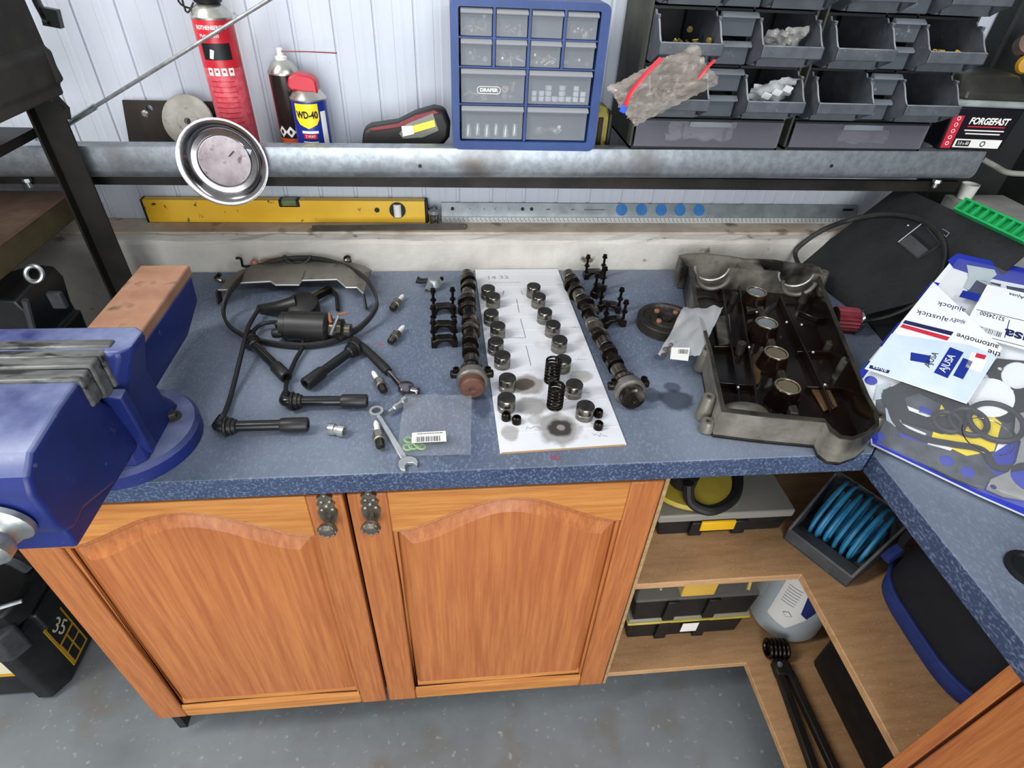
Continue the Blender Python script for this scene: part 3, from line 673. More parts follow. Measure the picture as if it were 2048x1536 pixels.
def heap(x0, x1, y0, y1, z, n, mats, parent, size=.005, name='contents', up=1.6):
    for mi, mt in enumerate(mats):
        m = MB()
        for k in range(n//len(mats)):
            c = (random.uniform(x0, x1), random.uniform(y0, y1), z + size*.4 + abs(random.gauss(0, size*up*.5)))
            s = size*random.uniform(.7, 1.2)
            if random.random() < .5: m.lathe([(s*.35, -s*.3), (s*.6, -s*.3), (s*.6, s*.3), (s*.35, s*.3), (s*.35, -s*.3)], c, (random.uniform(-1, 1), random.uniform(-1, 1), random.uniform(-.3, 1)), 6)
            else:
                d = Vector((random.uniform(-1, 1), random.uniform(-1, 1), random.uniform(-.4, .6))).normalized()*s; m.tube([Vector(c)-d, Vector(c)+d], s*.3, 6)
        o = m.build(name, mt, parent, world=True); o['kind'] = 'stuff'
    return
counts = [(24, 10, 0, 12), (6, 16, 20, 5), (26, 0), (0, 10)]
for ri, (z0, z1, n) in enumerate(rows):
    for k in range(n):
        x0 = IX0 + (IX1-IX0)*k/n + .0035; x1 = IX0 + (IX1-IX0)*(k+1)/n - .0035
        m = MB().bx(x0, x1, BY+.006, BY+.0075, z0+.001, z1-.010)
        m.bx(x0, x0+.001, BY+.006, .62, z0+.001, z1-.012).bx(x1-.001, x1, BY+.006, .62, z0+.001, z1-.012).bx(x0, x1, BY+.006, .62, z0+.0005, z0+.0015)
        d = m.build('drawer', 'clear_plastic', bc, world=True, smooth=0)
        MB().prism([(BY+.008, z1-.0105), (BY-.003, z1-.008), (BY-.004, z1-.0065), (BY+.004, z1-.001), (BY+.008, z1-.001)], x0, x1, U=(0, 1, 0), V=(0, 0, 1)).build('drawer_lip', 'clear_lip', d, world=True)
        c = counts[ri][k] if ri < 2 else 0
        if c: heap(x0+.006, x1-.006, BY+.012, BY+.05, z0+.002, c, ['nut_zinc', 'nut_brass'], d, .0065)
        if ri >= 2:
            nn = [[14, 0], [6, 0]][ri-2][k] if False else (16 if (ri, k) == (2, 0) else (0 if (ri, k) == (2, 1) else (0 if (ri, k) == (3, 0) else 10)))
            if nn: heap(x0+.01, x1-.01, BY+.012, BY+.05, z0+.002, nn, ['nut_zinc', 'nut_brass'], d, .009)
            if (ri, k) == (2, 1):
                m = MB()
                for q in range(8):
                    for h in range(1 if q in (3, 5) else 2 + (q in (2, 4, 6))):
                        m.box((x0+.012+q*.0125, BY+.018, z0+.007+h*.009), (.0085, .009, .0078), (0, 0, .2*q))
                m.build('white_caps', 'nut_white', d, world=True, bevel=.001)['kind'] = 'stuff'
            if (ri, k) == (3, 0):
                m = MB()
                for q in range(6):
                    m.lathe([(.0055, 0), (.0055, .012), (.004, .016), (.004, .021), (0, .022)], (x0+.012+q*.017, BY+.018+.008*(q % 2), z0+.002), n=10)
                m.build('fasteners', 'nut_zinc', d, world=True)['kind'] = 'stuff'
_lx, _, _lz = (0.2410,0.5150,1.2876)
text('DRAPER', .0075, 'white_print', bc, Matrix.Translation(-bc.location) @ mat4((0.2410, BY+.0055, 1.2876), (1, 0, 0), (0, 0, 1)), width=.031, bold=.0003)
frontplate('logo_ring', [rrect(_lx-.0205, _lx+.0205, _lz-.006, _lz+.006, .0059), rrect(_lx-.0196, _lx+.0196, _lz-.0051, _lz+.0051, .005)], BY+.0050, BY+.0056, 'white_print', bc)

# worn yellow tool beside the cabinet
M('old_yellow', '#9c8f2c', '#6d6424', scale=30, rough=.5, c3='#2c2417', s3=60, lo3=.62, hi3=.7)
o = thing('yellow_block', 'worn yellow and brown hand tool squeezed beside the blue cabinet', 'tool', (.466, .60, rz(.46)-.058))
MB().prism([(0, 0), (.030, 0), (.032, .07), (.028, .095), (.020, .118), (.002, .122), (-.001, .06)], -.018, .018, O=(-.016, 0, 0), U=(1, 0, 0), V=(0, 0, 1)).build('tool_body', 'old_yellow', o, bevel=.004)
MB().bx(-.011, -.001, -.020, -.017, .045, .100).build('slot', 'rust_plate', o, bevel=.002)
MB().bx(.008, .017, -.021, .02, .006, .108).build('side_edge', 'torch_black', o, bevel=.003)

# ================================================================ two grey bin cabinets
M('bin_grey', '#43474d', '#51555b', scale=40, rough=.5, c3='#74787c', s3=140, lo3=.68, hi3=.77, dust='#8f9397', dscale=30, dn=(.1, .6), dlo=.15, dhi=.7)
M('bin_black', '#121316', '#1d1e20', scale=30, rough=.55); M('frame_dust', '#34352f', '#4c4c45', scale=9, rough=.7)
M('screw_brass', '#a38a4a', '#d1bd82', scale=50, rough=.35, metal=.7); M('yellow_bits', '#d2a92f', '#e6c65a', scale=40, rough=.5)
UZ = 1.200
def part_cabinet(x0, w, label):
    zb = rz(x0+w/2)+.0005
    u = thing('bin_cabinet', label, 'bin cabinet', (x0+w/2, .60, zb), 0, 'grey parts cabinets on the rail')
    zt = UZ + .05 + .084*3 + .02
    for q in (x0, x0+w-.004): MB().bx(q, q+.004, .530, .680, zb, zt).build('side_wall', 'frame_dust', u, world=True)
    MB().bx(x0, x0+w, .680, .686, zb, zt).build('back_wall', 'bin_black', u, world=True)
    MB().bx(x0, x0+w, .53, .68, zb, zb+.004).build('base', 'bin_black', u, world=True)
    bw, mw = .106, w - .014 - .212
    for k in range(4):
        z = UZ + .0505 + .084*k; MB().bx(x0+.004, x0+w-.004, .535, .68, z-.004, z).build('cross_divider', 'bin_black', u, world=True)
    for xx in (x0+.006+bw, x0+w-.008-bw):
        MB().bx(xx-.001, xx+.002, .535, .68, UZ+.05, zt).build('upright_divider', 'bin_black', u, world=True)
    # wide clear drawer along the bottom
    d = MB().bx(x0+.006, x0+w-.006, .5225, .524, zb+.006, UZ+.044)
    d.bx(x0+.006, x0+w-.006, .524, .66, zb+.005, zb+.006)
    for q in (.33, .62): d.bx(x0+w*q, x0+w*q+.0012, .524, .65, zb+.006, UZ+.038)
    d = d.build('wide_drawer', 'clear_pale', u, world=True, smooth=0)
    MB().bx(x0+w*.36, x0+w*.64, .5195, .5224, UZ+.034, UZ+.0435).build('drawer_grip', 'lip_dark', d, world=True, bevel=.001)
    MB().bx(x0+.004, x0+w-.004, .522, .53, UZ+.0445, UZ+.0475).build('drawer_shadow_strip', 'bin_black', u, world=True)
    for row in range(3):
        z0 = UZ + .054 + .084*row
        for side in (0, 1):
            bx0 = x0+.006 if side == 0 else x0+w-.006-bw; bx1 = bx0+bw
            pr = [(.66, .002), (.66, .076), (.525, .076), (.519, .070), (.505, .067), (.497, .060), (.485, .046), (.476, .038), (.470, .0365), (.470, .020), (.492, .010), (.505, .002)]
            m = MB().bx(bx0+.003, bx1-.003, .505, .655, z0+.002, z0+.005).bx(bx0+.010, bx1-.010, .500, .504, z0+.002, z0+.022)
            b = m.build('bin', 'bin_grey', u, world=True, smooth=0)
            for q in (bx0, bx1-.003):
                MB().prism([(a_, z0+c_) for a_, c_ in pr], q, q+.003, U=(0, 1, 0), V=(0, 0, 1)).build('bin_side', 'bin_grey', b, world=True, smooth=0)
            MB().bx(bx0, bx1, .4695, .4735, z0+.019, z0+.0375).build('bin_front', 'bin_grey', b, world=True, bevel=.0015)
            for q in (bx0-.001, bx1-.004):
                MB().bx(q, q+.005, .503, .514, z0+.064, z0+.0715).build('stacking_lug', 'bin_grey', b, world=True, bevel=.001)
        for h in range(2):
            zz = z0 + .042*h; a0 = x0+.009+bw; a1 = x0+w-.010-bw
            m = MB().bx(a0, a1, .515, .5162, zz+.002, zz+.027).bx(a0, a1, .516, .62, zz+.001, zz+.002).bx(a0, a0+.001, .516, .62, zz+.002, zz+.03).bx(a1-.001, a1, .516, .62, zz+.002, zz+.03)
            d = m.build('small_drawer', 'clear_dark', u, world=True, smooth=0)
            MB().prism([(.5165, zz+.027), (.505, zz+.0285), (.504, zz+.031), (.512, zz+.036), (.5165, zz+.036)], a0-.001, a1+.001, U=(0, 1, 0), V=(0, 0, 1)).build('drawer_lip', 'lip_dark', d, world=True)
    return u
U1 = part_cabinet(.507, .292, 'grey bin cabinet next to the blue cabinet, draped with a zip bag')
U2 = part_cabinet(.812, .284, 'grey bin cabinet next to the black and red tub')
random.seed(11)
Z0 = lambda row: UZ+.059+.084*row
heap(.525, .610, .49, .56, Z0(1)+.010, 40, ['screw_brass'], U1, .007, 'brass_screws', 2.4)
heap(.83, .86, .485, .54, Z0(0)+.010, 12, ['nut_zinc'], U2, .006, 'screws', 1.5)
heap(1.01, 1.06, .49, .54, Z0(1)+.012, 18, ['yellow_bits'], U2, .009, 'yellow_plugs', 1.2)
heap(.93, .975, .52, .56, Z0(1)+.042, 26, ['nut_zinc'], U2, .006, 'screws', 2.0)
heap(.93, .975, .52, .56, Z0(0)+.042, 8, ['nut_white'], U2, .007, 'washers', 1.0)
heap(.93, .96, .52, .56, Z0(0), 3, ['nut_white'], U2, .007, 'washers', 1.0)
heap(.64, .67, .53, .57, Z0(1)+.005, 6, ['nut_zinc'], U1, .006, 'screws', 1.0)
heap(.93, .975, .52, .56, Z0(2), 20, ['nut_white', 'nut_zinc'], U2, .007, 'washers', 1.2)
# crumpled clear bags lying in two bins and the wide drawer
BAGF = film('bag_film', '#c2c1bd', .30, .12); film('zip_film', '#b8aea4', .34, .1); film('bag_pale', '#cfd2d4', .45, .2)
def crumple(name, c, u, v, w, h, amp, mat, parent=None, seed=1, n=16, gap=.004, world=True):
    random.seed(seed); U = Vector(u).normalized(); V = Vector(v).normalized(); N_ = U.cross(V); c = Vector(c); m = MB()
    g = [[0]*(n+1) for _ in range(n+1)]
    F = [(random.uniform(-16, 16), random.uniform(-16, 16), random.uniform(0, 6.3), random.uniform(.3, 1)) for _ in range(7)]
    def hgt(a, b): return sum(k*math.sin(p*a+q*b+s) for p, q, s, k in F)/3*amp
    for layer in (0, 1):
        vs = []
        for i in range(n+1):
            for j in range(n+1):
                a, b = i/n-.5, j/n-.5; e = min(1, 6*min(.5-abs(a), .5-abs(b)))
                vs.append(c + U*(a*w + random.gauss(0, amp*.06)) + V*(b*h + random.gauss(0, amp*.06)) + N_*(abs(hgt(a, b)) + random.gauss(0, amp*.03) + (gap*e if layer else 0)))
        m.add(vs, [(i*(n+1)+j, (i+1)*(n+1)+j, (i+1)*(n+1)+j+1, i*(n+1)+j+1) for i in range(n) for j in range(n)])
    o = m.build(name, mat, parent, world=world and parent is not None, smooth=50); return o
crumple('clear_bag', (.745, .52, Z0(0)+.040), (1, 0, .2), (0, -.6, 1), .080, .05, .012, 'bag_pale', U1, 2)
crumple('clear_bag', (.745, .53, Z0(1)+.035), (1, 0, .1), (0, -.6, 1), .070, .045, .016, 'bag_film', U1, 4)
crumple('clear_bag', (.645, .545, UZ+.025), (1, 0, .05), (0, -.3, 1), .13, .038, .014, 'bag_pale', U1, 6)
crumple('clear_bag', (.975, .545, UZ+.02), (1, 0, .0), (0, -.3, 1), .10, .03, .010, 'bag_film', U2, 8)
m = MB()
for k in range(3): m.box((.735+.018*k, .505, Z0(0)+.034+.006*k), (.015, .003, .010), (.5, .25, 0))
m.build('white_tags', 'nut_white', U1, world=True)
# zip bag draped over the left bins
zb_ = thing('zip_bag', 'crumpled clear zip bag with red seal draped over grey bins', 'bag', (0.5331,0.4600,1.2999))
crumple('film', (0.5252,0.4580,1.3138), (0.1410,0.0100,0.0696), (-0.0497,0.0300,0.0564), .150, .075, .026, 'zip_film', zb_, 23, 26, .012)
M('zip_red', '#c8303c', rough=.35); M('zip_blue', '#2450c8', rough=.35)
rp = ((0.5067,0.4360,1.3573),(0.4841,0.4320,1.3341),(0.4652,0.4300,1.3086),(0.4587,0.4300,1.2883))
MB().tube(smooth_path(rp, 4), .0075, 8, flat=(1, .3)).build('red_seal', 'zip_red', zb_, world=True)
rp = ((0.5964,0.4400,1.3569),(0.5840,0.4360,1.3445),(0.5744,0.4360,1.3298))
MB().tube(smooth_path(rp, 4), .004, 8, flat=(1, .3)).build('red_seal', 'zip_red', zb_, world=True)
MB().box((0.4569,0.4300,1.2837), (.010, .005, .012), (0, .4, 0)).build('blue_slider', 'zip_blue', zb_, world=True, bevel=.001)
random.seed(5); heap(0.5040, 0.5466, .448, .458, 1.2942, 22, ['nut_zinc', 'rust_plate'], zb_, .007, 'screws', 1.5)

# ================================================================ black and red tub at the right end
tb = thing('screw_tub', 'black and red labelled plastic tub at the right end of the rail', 'tub', (1.205, .585, rz(1.2)+.0005))
tb.rotation_euler = (0, 0, math.radians(-4))
M('tub_label', '#15121a', rough=.35); M('tub_red', '#c22a3e', rough=.35); M('tub_rim', '#7f8583', '#9aa09e', scale=30, rough=.5); M('tub_lid', '#2a2a26', '#3c3b35', scale=14, rough=.4)
MB().prism([(-.062, 0), (.066, 0), (.074, .082), (-.066, .082)], -.055, .055, U=(1, 0, 0), V=(0, 0, 1)).build('tub_body', 'tub_label', tb, bevel=.006, seg=3)
MB().bx(-.073, .081, -.061, .061, .080, .092).build('tub_rim', 'tub_rim', tb, bevel=.004)
m = loft(MB(), [rect(.004, .072, -.057, .057, .0925), rect(.002, .070, -.054, .056, .104), rect(-.002, .058, -.030, .056, .128), rect(-.002, .050, -.02, .05, .131)])
m.build('tub_lid', 'tub_lid', tb, bevel=.003)
MB().prism([(-.0595, .004), (-.040, .004), (-.041, .064), (-.0625, .064)], .0552, .0562, U=(1, 0, 0), V=(0, 0, 1)).build('red_band', 'tub_red', tb)
for k in range(5): MB().torus((-.0505, -.0566, .013+.0115*k), .0032, .0007, (0, 1, 0), 12, 5).build('icon', 'white_print', tb)
MB().prism([(-.036, .006), (.058, .006), (.059, .022), (-.036, .022)], .0552, .0560, U=(1, 0, 0), V=(0, 0, 1)).build('white_panel', 'white_print', tb)
MB().prism([(-.032, .0085), (-.004, .0085), (-.004, .0195), (-.032, .0195)], .0560, .0564, U=(1, 0, 0), V=(0, 0, 1)).build('size_box', 'black_print', tb)
text('5.0 x 80', .0085, 'white_print', tb, mat4((-.018, -.0567, .014), (1, 0, 0), (0, 0, 1)), width=.022)
MB().torus((.022, -.0564, .014), .0045, .0009, (0, 1, 0), 14, 5).build('icon', 'black_print', tb)
text('FORGEFAST', .0165, 'white_print', tb, mat4((.012, -.0567, .055), (1, 0, 0), (0, 0, 1)), width=.080, bold=.0006, shear=.15)
for k, (w_, z_) in enumerate(((.075, .044), (.080, .037), (.070, .031))):
    MB().bx(.012-w_/2, .012+w_/2, -.0562, -.0552, z_, z_+.0022).build('text_line', 'tub_red' if k == 0 else 'white_print', tb)
# pipe leaving the rail end, things on the dark wall
M('grey_pipe', '#77776f', '#8e8e86', scale=20, rough=.5)
o = MB().tube(smooth_path(((1.2731,0.5600,1.1727),(1.3001,0.5500,1.1620),(1.3057,0.5200,1.1589),(1.3364,0.5000,1.1630),(1.3453,0.4500,1.1803)), 6), .0055, 10).build('grey_cable', 'grey_pipe'); tag(o, 'pale grey cable curving off the right end of the rail', 'cable')
t2 = thing('yellow_clamp', 'yellow clamp jaw hanging on the dark wall at the right edge', 'clamp', (1.2860,0.6000,1.3439))
MB().lathe([(0, -.003), (.012, 0), (.017, .006), (.014, .013), (.0, .015)], (1.2898,0.6000,1.3414), (-.3, -1, .1), 18).build('jaw', 'dewalt_yellow', t2, world=True)
MB().tube(((1.2994,0.6100,1.3399),(1.3430,0.6100,1.3126),(1.3917,0.6100,1.2577)), .007, 10).build('arm', 'black_plastic', t2, world=True)
t2 = thing('tape_roll', 'brown and pink tape roll above the yellow clamp at the right', 'roll', (1.2867,0.6200,1.3689))
M('brown_tape', '#5a4a40', '#7a6257', scale=20, rough=.6); M('pink_tape', '#b0706c', rough=.6)
MB().lathe([(.009, 0), (.019, 0), (.019, .02), (.009, .02), (.009, 0)], (1.2877,0.6200,1.3690), (-.3, -1, .5), 24).build('roll', 'brown_tape', t2, world=True)
MB().lathe([(0, .0205), (.010, .021), (0, .022)], (1.2877,0.6200,1.3690), (-.3, -1, .5), 16).build('core', 'pink_tape', t2, world=True)


# ================================================================ on the ledge: level, rule, socket, blade
M('level_yellow', '#e6ae17', '#f0c544', scale=6, rough=.38, c3='#4a3a1c', s3=55, lo3=.66, hi3=.72)
M('alu', '#8f979b', '#a9b0b3', scale=30, rough=.4, metal=.6); M('alu_pale', '#c3c6c5', rough=.45, metal=.3); M('vial_green', '#7f8a5a', '#4b5636', scale=20, rough=.2)
M('rubber_black', '#101010', '#1b1b1b', scale=30, rough=.6)
lv = thing('spirit_level', 'yellow spirit level with worn paint standing on the concrete ledge', 'spirit level', (-.18, .690, .9785))
LX0, LX1, LZ0, LZ1 = -.478, .1205, .9787, 1.0285
MB().bx(LX0+.004, LX1-.007, .680, .6815, LZ0+.0005, LZ1).bx(LX0+.004, LX1-.007, .6815, .699, LZ0, LZ0+.002).bx(LX0+.004, LX1-.007, .6815, .699, LZ1-.002, LZ1).bx(LX0+.004, LX1-.007, .686, .694, LZ0+.002, LZ1-.002).build('bar', 'level_yellow', lv, world=True, bevel=.0006)
MB().bx(LX0, LX0+.0045, .679, .700, LZ0, LZ1+.0005).build('end_cap', 'rubber_black', lv, world=True, bevel=.001)
MB().bx(LX1-.0075, LX1, .679, .700, LZ0, LZ1+.0005).build('end_cap', 'rubber_black', lv, world=True, bevel=.002)
vx, _, vz = (0.0537,0.6800,1.0087)
MB().lathe([(.0155, .004), (.0175, .004), (.0175, 0), (.0155, 0)], (vx, .6805, vz), (0, -1, 0), 28).build('vial_ring', 'rubber_black', lv, world=True)
MB().lathe([(.0155, .001), (0, .001)], (vx, .6805, vz), (0, -1, 0), 24).build('vial_backing', 'lens_grey', lv, world=True)
MB().lathe([(.0088, -.014), (.0088, .014)], (vx, .6795, vz), (0, 0, 1), 16).build('vial', 'white_print', lv, world=True)
hx, _, hz = (0.0092,0.6800,1.0085); MB().lathe([(.0055, .0015), (.0055, -.004)], (hx, .680, hz), (0, -1, 0), 16).build('hole', 'black_print', lv, world=True)
tx0, tx1 = -0.1980, -0.1533
MB().bx(tx0, tx1, .6785, .700, LZ1-.015, LZ1+.0008).build('top_vial_housing', 'rubber_black', lv, world=True, bevel=.003)
MB().bx(tx0+.007, tx1-.007, .6775, .6995, LZ1-.0115, LZ1+.0012).build('top_vial', 'vial_green', lv, world=True, bevel=.002)
# aluminium rule
ru = thing('straight_rule', 'long aluminium rule with five blue dots leaning on the cladding', 'rule', (.645, .690, .9785))
RX0, RX1 = .150, 1.148
MB().bx(RX0, RX1, .683, .700, .9787, .981).bx(RX0, RX1, .683, .685, .981, .9915).build('graduated_edge', 'alu_pale', ru, world=True)
MB().prism([(.685, .9918), (.687, .9915), (.701, 1.0175), (.699, 1.0185)], RX0, RX1, U=(0, 1, 0), V=(0, 0, 1)).build('blade', 'alu', ru, world=True)
ups = Vector((0, .0140, .0265)).normalized(); nrm = Vector((1, 0, 0)).cross(ups)
def on_rule(x, s): return Vector((x, .685, .9918)) + ups*s + nrm*.0004
M('dot_blue', '#2f6fae', '#3b7dbb', scale=60, rough=.45)
for px in (1243, 1283, 1322, 1360, 1398):
    pass
for x in (0.5643,0.6119,0.6587,0.7046,0.7507):
    MB().lathe([(.0135, 0), (.0135, .0006), (0, .0006)], on_rule(x, .0165), nrm, 20, ref=(1, 0, 0)).build('blue_dot', 'dot_blue', ru, world=True)
o = MB()
for k in range(98):
    x = RX0+.008+.01*k; o.bx(x-.0004, x+.0004, .6826, .6831, .984, .990 if k % 5 else .9912)
    o.bx(x+.002, x+.0045, .6826, .6831, .9825, .9838)
o = o.build('graduation_marks', 'black_print', ru, world=True, smooth=0); o['kind'] = 'stuff'
for x in (0.1746,0.3333,0.3540):
    MB().lathe([(.004, 0), (.004, .0005), (0, .0005)], on_rule(x, .017), nrm, 12).build('peg_hole', 'black_print', ru, world=True)
for x in (0.2139,0.2455,0.2705,0.3024,0.3921,0.4490):
    MB().box(on_rule(x, .016), (.008 if x > .35 else .002, .0008, .004), (.49, 0, 0)).build('printed_mark', 'rod_steel', ru, world=True)
x0, x1 = (0.4759,0.5253)
MB().bar(on_rule(x0, .016), on_rule(x1, .016), .0006, .004, ref=nrm).build('printed_name', 'black_print', ru, world=True)
xx = 1.1227; MB().box(on_rule(xx, .017), (.026, .0012, .012), (.49, 0, 0)).build('hang_slot', 'black_print', ru, world=True)
# steel socket between level and rule
sx = 0.1338
so = thing('steel_socket', 'blackened steel socket standing between the yellow level and the rule', 'socket', (sx, .668, .9785))
MB().lathe([(.0135, 0), (.0145, .002), (.0145, .006), (.0115, .010), (.0115, .026), (.0130, .028), (.0130, .037), (.0095, .038), (.0095, .026), (0, .026)], n=24).build('socket_body', 'chrome', so)
MB().lathe([(.0133, .0285), (.0133, .0365)], n=24).build('knurl_band', 'rod_steel', so)
# hacksaw blade
M('blade_steel', '#5d564b', '#73706a', scale=12, rough=.45, metal=.7)
hb = thing('hacksaw_blade', 'dull steel hacksaw blade lying on the concrete ledge', 'saw blade', (.04, .646, .9787))
p0, p1 = Vector((-.128, .641, .9795)), Vector((.2005, .646, .9795)); d = (p1-p0).normalized(); q = Vector((-d.y, d.x, 0))
lp = [p0+q*.0065, p0-q*.0065+d*.003] + [p1-q*.0065, p1-q*.0045+d*.005, p1+d*.007, p1+q*.0045+d*.005, p1+q*.0065]
hl = circ(p1.x-.001, p1.y, .0022, 10)
pl = plate('blade', [[(v_.x, v_.y) for v_ in lp], hl], .001, 'blade_steel', None, Matrix.Translation((0, .643, .9840)) @ Matrix.Rotation(math.radians(42), 4, 'X') @ Matrix.Translation((0, -.643, 0))); pl.data.transform(Matrix.Translation(-hb.location)); pl.parent = hb

# ================================================================ card sheet with valve train parts
M('card_white', '#d9dade', '#cfd0d4', scale=5, rough=.8, c3='#b9b7b4', s3=16, lo3=.62, hi3=.75); M('card_brown', '#a98a62', rough=.9); M('oil_grey', '#8b8986', '#6f6c69', scale=40, rough=.6); M('oil_dark', '#3a3430', '#24201d', scale=40, rough=.4); M('pencil', '#6f7076', rough=.8); M('oil_brown', '#5d4a3a', '#3f352c', scale=40, rough=.5)
CZ = TOPZ + .0035
cd = thing('card_sheet', 'white cardboard sheet with pencil notes and oil stains under the tappets', 'cardboard', (.32, .33, TOPZ))
cq = ((0.2217,0.6058),(0.4097,0.6181),(0.4277,0.0373),(0.2337,0.0294))
_cl = [(.2155, .600), (.409, .600)]
cq = [(cq[0][0], min(cq[0][1], .601)), (cq[1][0], min(cq[1][1], .601)), cq[2], (cq[3][0], cq[3][1])]
m = MB().prism([(p[0], p[1]) for p in cq], TOPZ+.0003, CZ); m.build('sheet', 'card_white', cd, world=True, smooth=0)
def soak(mat, spots):
    # oil soaked into the card: soft rings with ragged edges, at fixed places on the sheet
    nt = mat.node_tree; L = nt.links.new; b_ = nt.nodes['Principled BSDF']; col = b_.inputs['Base Color'].links[0].from_socket
    tc = nt.nodes.new('ShaderNodeTexCoord'); ns = nt.nodes.new('ShaderNodeTexNoise'); ns.inputs['Scale'].default_value = 55; ns.inputs['Detail'].default_value = 5
    L(tc.outputs['Object'], ns.inputs['Vector'])
    for (cx, cy, rx, ry, c, a) in spots:
        mp = nt.nodes.new('ShaderNodeMapping'); mp.vector_type = 'POINT'; mp.inputs['Location'].default_value = (-cx/rx, -cy/ry, 0); mp.inputs['Scale'].default_value = (1/rx, 1/ry, 0)
        L(tc.outputs['Object'], mp.inputs[0])
        ln = nt.nodes.new('ShaderNodeVectorMath'); ln.operation = 'LENGTH'; L(mp.outputs[0], ln.inputs[0])
        ad = nt.nodes.new('ShaderNodeMath'); ad.operation = 'MULTIPLY_ADD'; ad.inputs[1].default_value = .7; L(ns.outputs['Fac'], ad.inputs[0]); L(ln.outputs['Value'], ad.inputs[2])
        mr = nt.nodes.new('ShaderNodeMapRange'); mr.inputs[1].default_value = 1.45; mr.inputs[2].default_value = 1.15; mr.inputs[3].default_value = 0; mr.inputs[4].default_value = a
        L(ad.outputs[0], mr.inputs[0]); mx = nt.nodes.new('ShaderNodeMix'); mx.data_type = 'RGBA'; L(mr.outputs[0], mx.inputs[0]); L(col, mx.inputs[6]); mx.inputs[7].default_value = lin(c); col = mx.outputs[2]
    L(col, b_.inputs['Base Color'])
def rel(p): return (p[0]-cd.location.x, p[1]-cd.location.y)
_s = [rel(p) for p in ((0.3287,0.0753),(0.2928,0.1871),(0.2930,0.1314),(0.3875,0.2068),(0.2523,0.0701),(0.2945,0.0976))]
soak(MATS['card_white'], [(*_s[0], .035, .037, '#8a8784', .85), (_s[0][0]+.003, _s[0][1]+.002, .021, .020, '#2c2623', .95), (_s[0][0]+.004, _s[0][1]+.003, .007, .007, '#8a8784', .9),
    (*_s[1], .030, .028, '#85807a', .85), (_s[1][0]-.006, _s[1][1]+.001, .019, .016, '#463a30', .9), (*_s[2], .030, .024, '#807d79', .8), (*_s[3], .022, .018, '#98948f', .7), (*_s[4], .014, .017, '#8f8a84', .7), (*_s[5], .012, .012, '#9a9692', .6)])
def lerp2(u, v): # u across 0..1, v from front (0) to back (1)
    a = Vector(cq[3]).lerp(Vector(cq[2]), u); b_ = Vector(cq[0]).lerp(Vector(cq[1]), u); return a.lerp(b_, v)
MB().bar((cq[3][0]+.002, cq[3][1]-.0006, TOPZ+.0018), (cq[2][0]-.002, cq[2][1]-.0006, TOPZ+.0018), .0008, .003, ref=(0, 0, 1)).build('torn_edge', 'card_brown', cd, world=True)
for v_ in (.07, .19, .335, .48, .565, .65, .735, .86, .955):
    a, b_ = lerp2(.01, v_), lerp2(.99, v_)
    MB().bar((a.x, a.y, CZ-.0002), (b_.x, b_.y, CZ-.0002), .0012, .0016, ref=(0, 0, 1)).build('fold_crease', 'card_white', cd, world=True)
def blob(c, rx, ry, seed, jag=.12, n=28):
    random.seed(seed); ph = [random.uniform(0, 6.28) for _ in range(4)]
    return [(c[0]+rx*math.cos(a)*(1+jag*sum(math.sin((k+2)*a+ph[k]) for k in range(4))/2), c[1]+ry*math.sin(a)*(1+jag*sum(math.sin((k+2)*a+ph[k]) for k in range(4))/2)) for a in [2*PI*i/n for i in range(n)]]
def pen(pts, r=.0006): MB().tube([(p[0], p[1], CZ+.0002) for p in pts], r, 4, flat=(1, .5)).build('pencil_line', 'pencil', cd, world=True)
pen(((0.3023,0.4703),(0.3021,0.4173))); pen(((0.3025,0.3931),(0.3052,0.3282))); pen(((0.2739,0.3292),(0.3051,0.3265))); pen(((0.3031,0.3004),(0.3050,0.2388))); pen(((0.2740,0.4955),(0.2789,0.5039),(0.2754,0.4872))); pen(((0.3152,0.5032),(0.3177,0.4864)))
ct = lambda px: None
tm = Matrix.Translation(-cd.location)
M('pencil_pale', '#9a9ba2', rough=.8)
text('14 32', .020, 'pencil_pale', cd, tm @ mat4((0.2694,0.5627,0.9038), (1, .05, 0), (-.05, 1, 0)), 'handwriting', width=.045)
_h = (0.2819,0.5400,0.9038); pen([(_h[0]-.035+.0035*k, _h[1]+.0035*math.sin(k*2.1)) for k in range(21)], .0004)
for px, w_ in (((0.3967,0.2560,0.9038),0.0200),((0.3832,0.1616,0.9038),0.0250),((0.3891,0.0870,0.9038),0.0300),((0.2884,0.0803,0.9038),0.0200),((0.3910,0.0585,0.9038),0.0220),((0.4143,0.4633,0.9038),0.0150),((0.4061,0.3592,0.9038),0.0150)):
    random.seed(int(px[0]*1e4)); pen([(px[0]-w_/2+w_*k/9, px[1]+random.uniform(-.004, .004)) for k in range(10)], .0004)

def relw(p): return (p[0]-.50225, p[1]-.301)
_w = [relw(p) for p in ((0.5399,0.1398),(0.5443,0.1729),(0.4990,0.1546),(0.2113,0.1391),(0.5484,0.2604),(0.0349,0.3173),(0.0653,-0.0073),(0.3148,0.0183))]
soak(MATS['laminate_oiled'], [(*_w[0], .030, .028, '#1d2436', .75), (*_w[1], .016, .014, '#1d2436', .6), (*_w[2], .022, .02, '#232b3d', .6), (*_w[3], .016, .03, '#232b3d', .6), (*_w[4], .012, .010, '#232b3d', .5), (*_w[5], .006, .004, '#a03a52', .7), (*_w[6], .008, .006, '#9a2f48', .8), (*_w[7], .010, .006, '#8a3a4c', .6)])
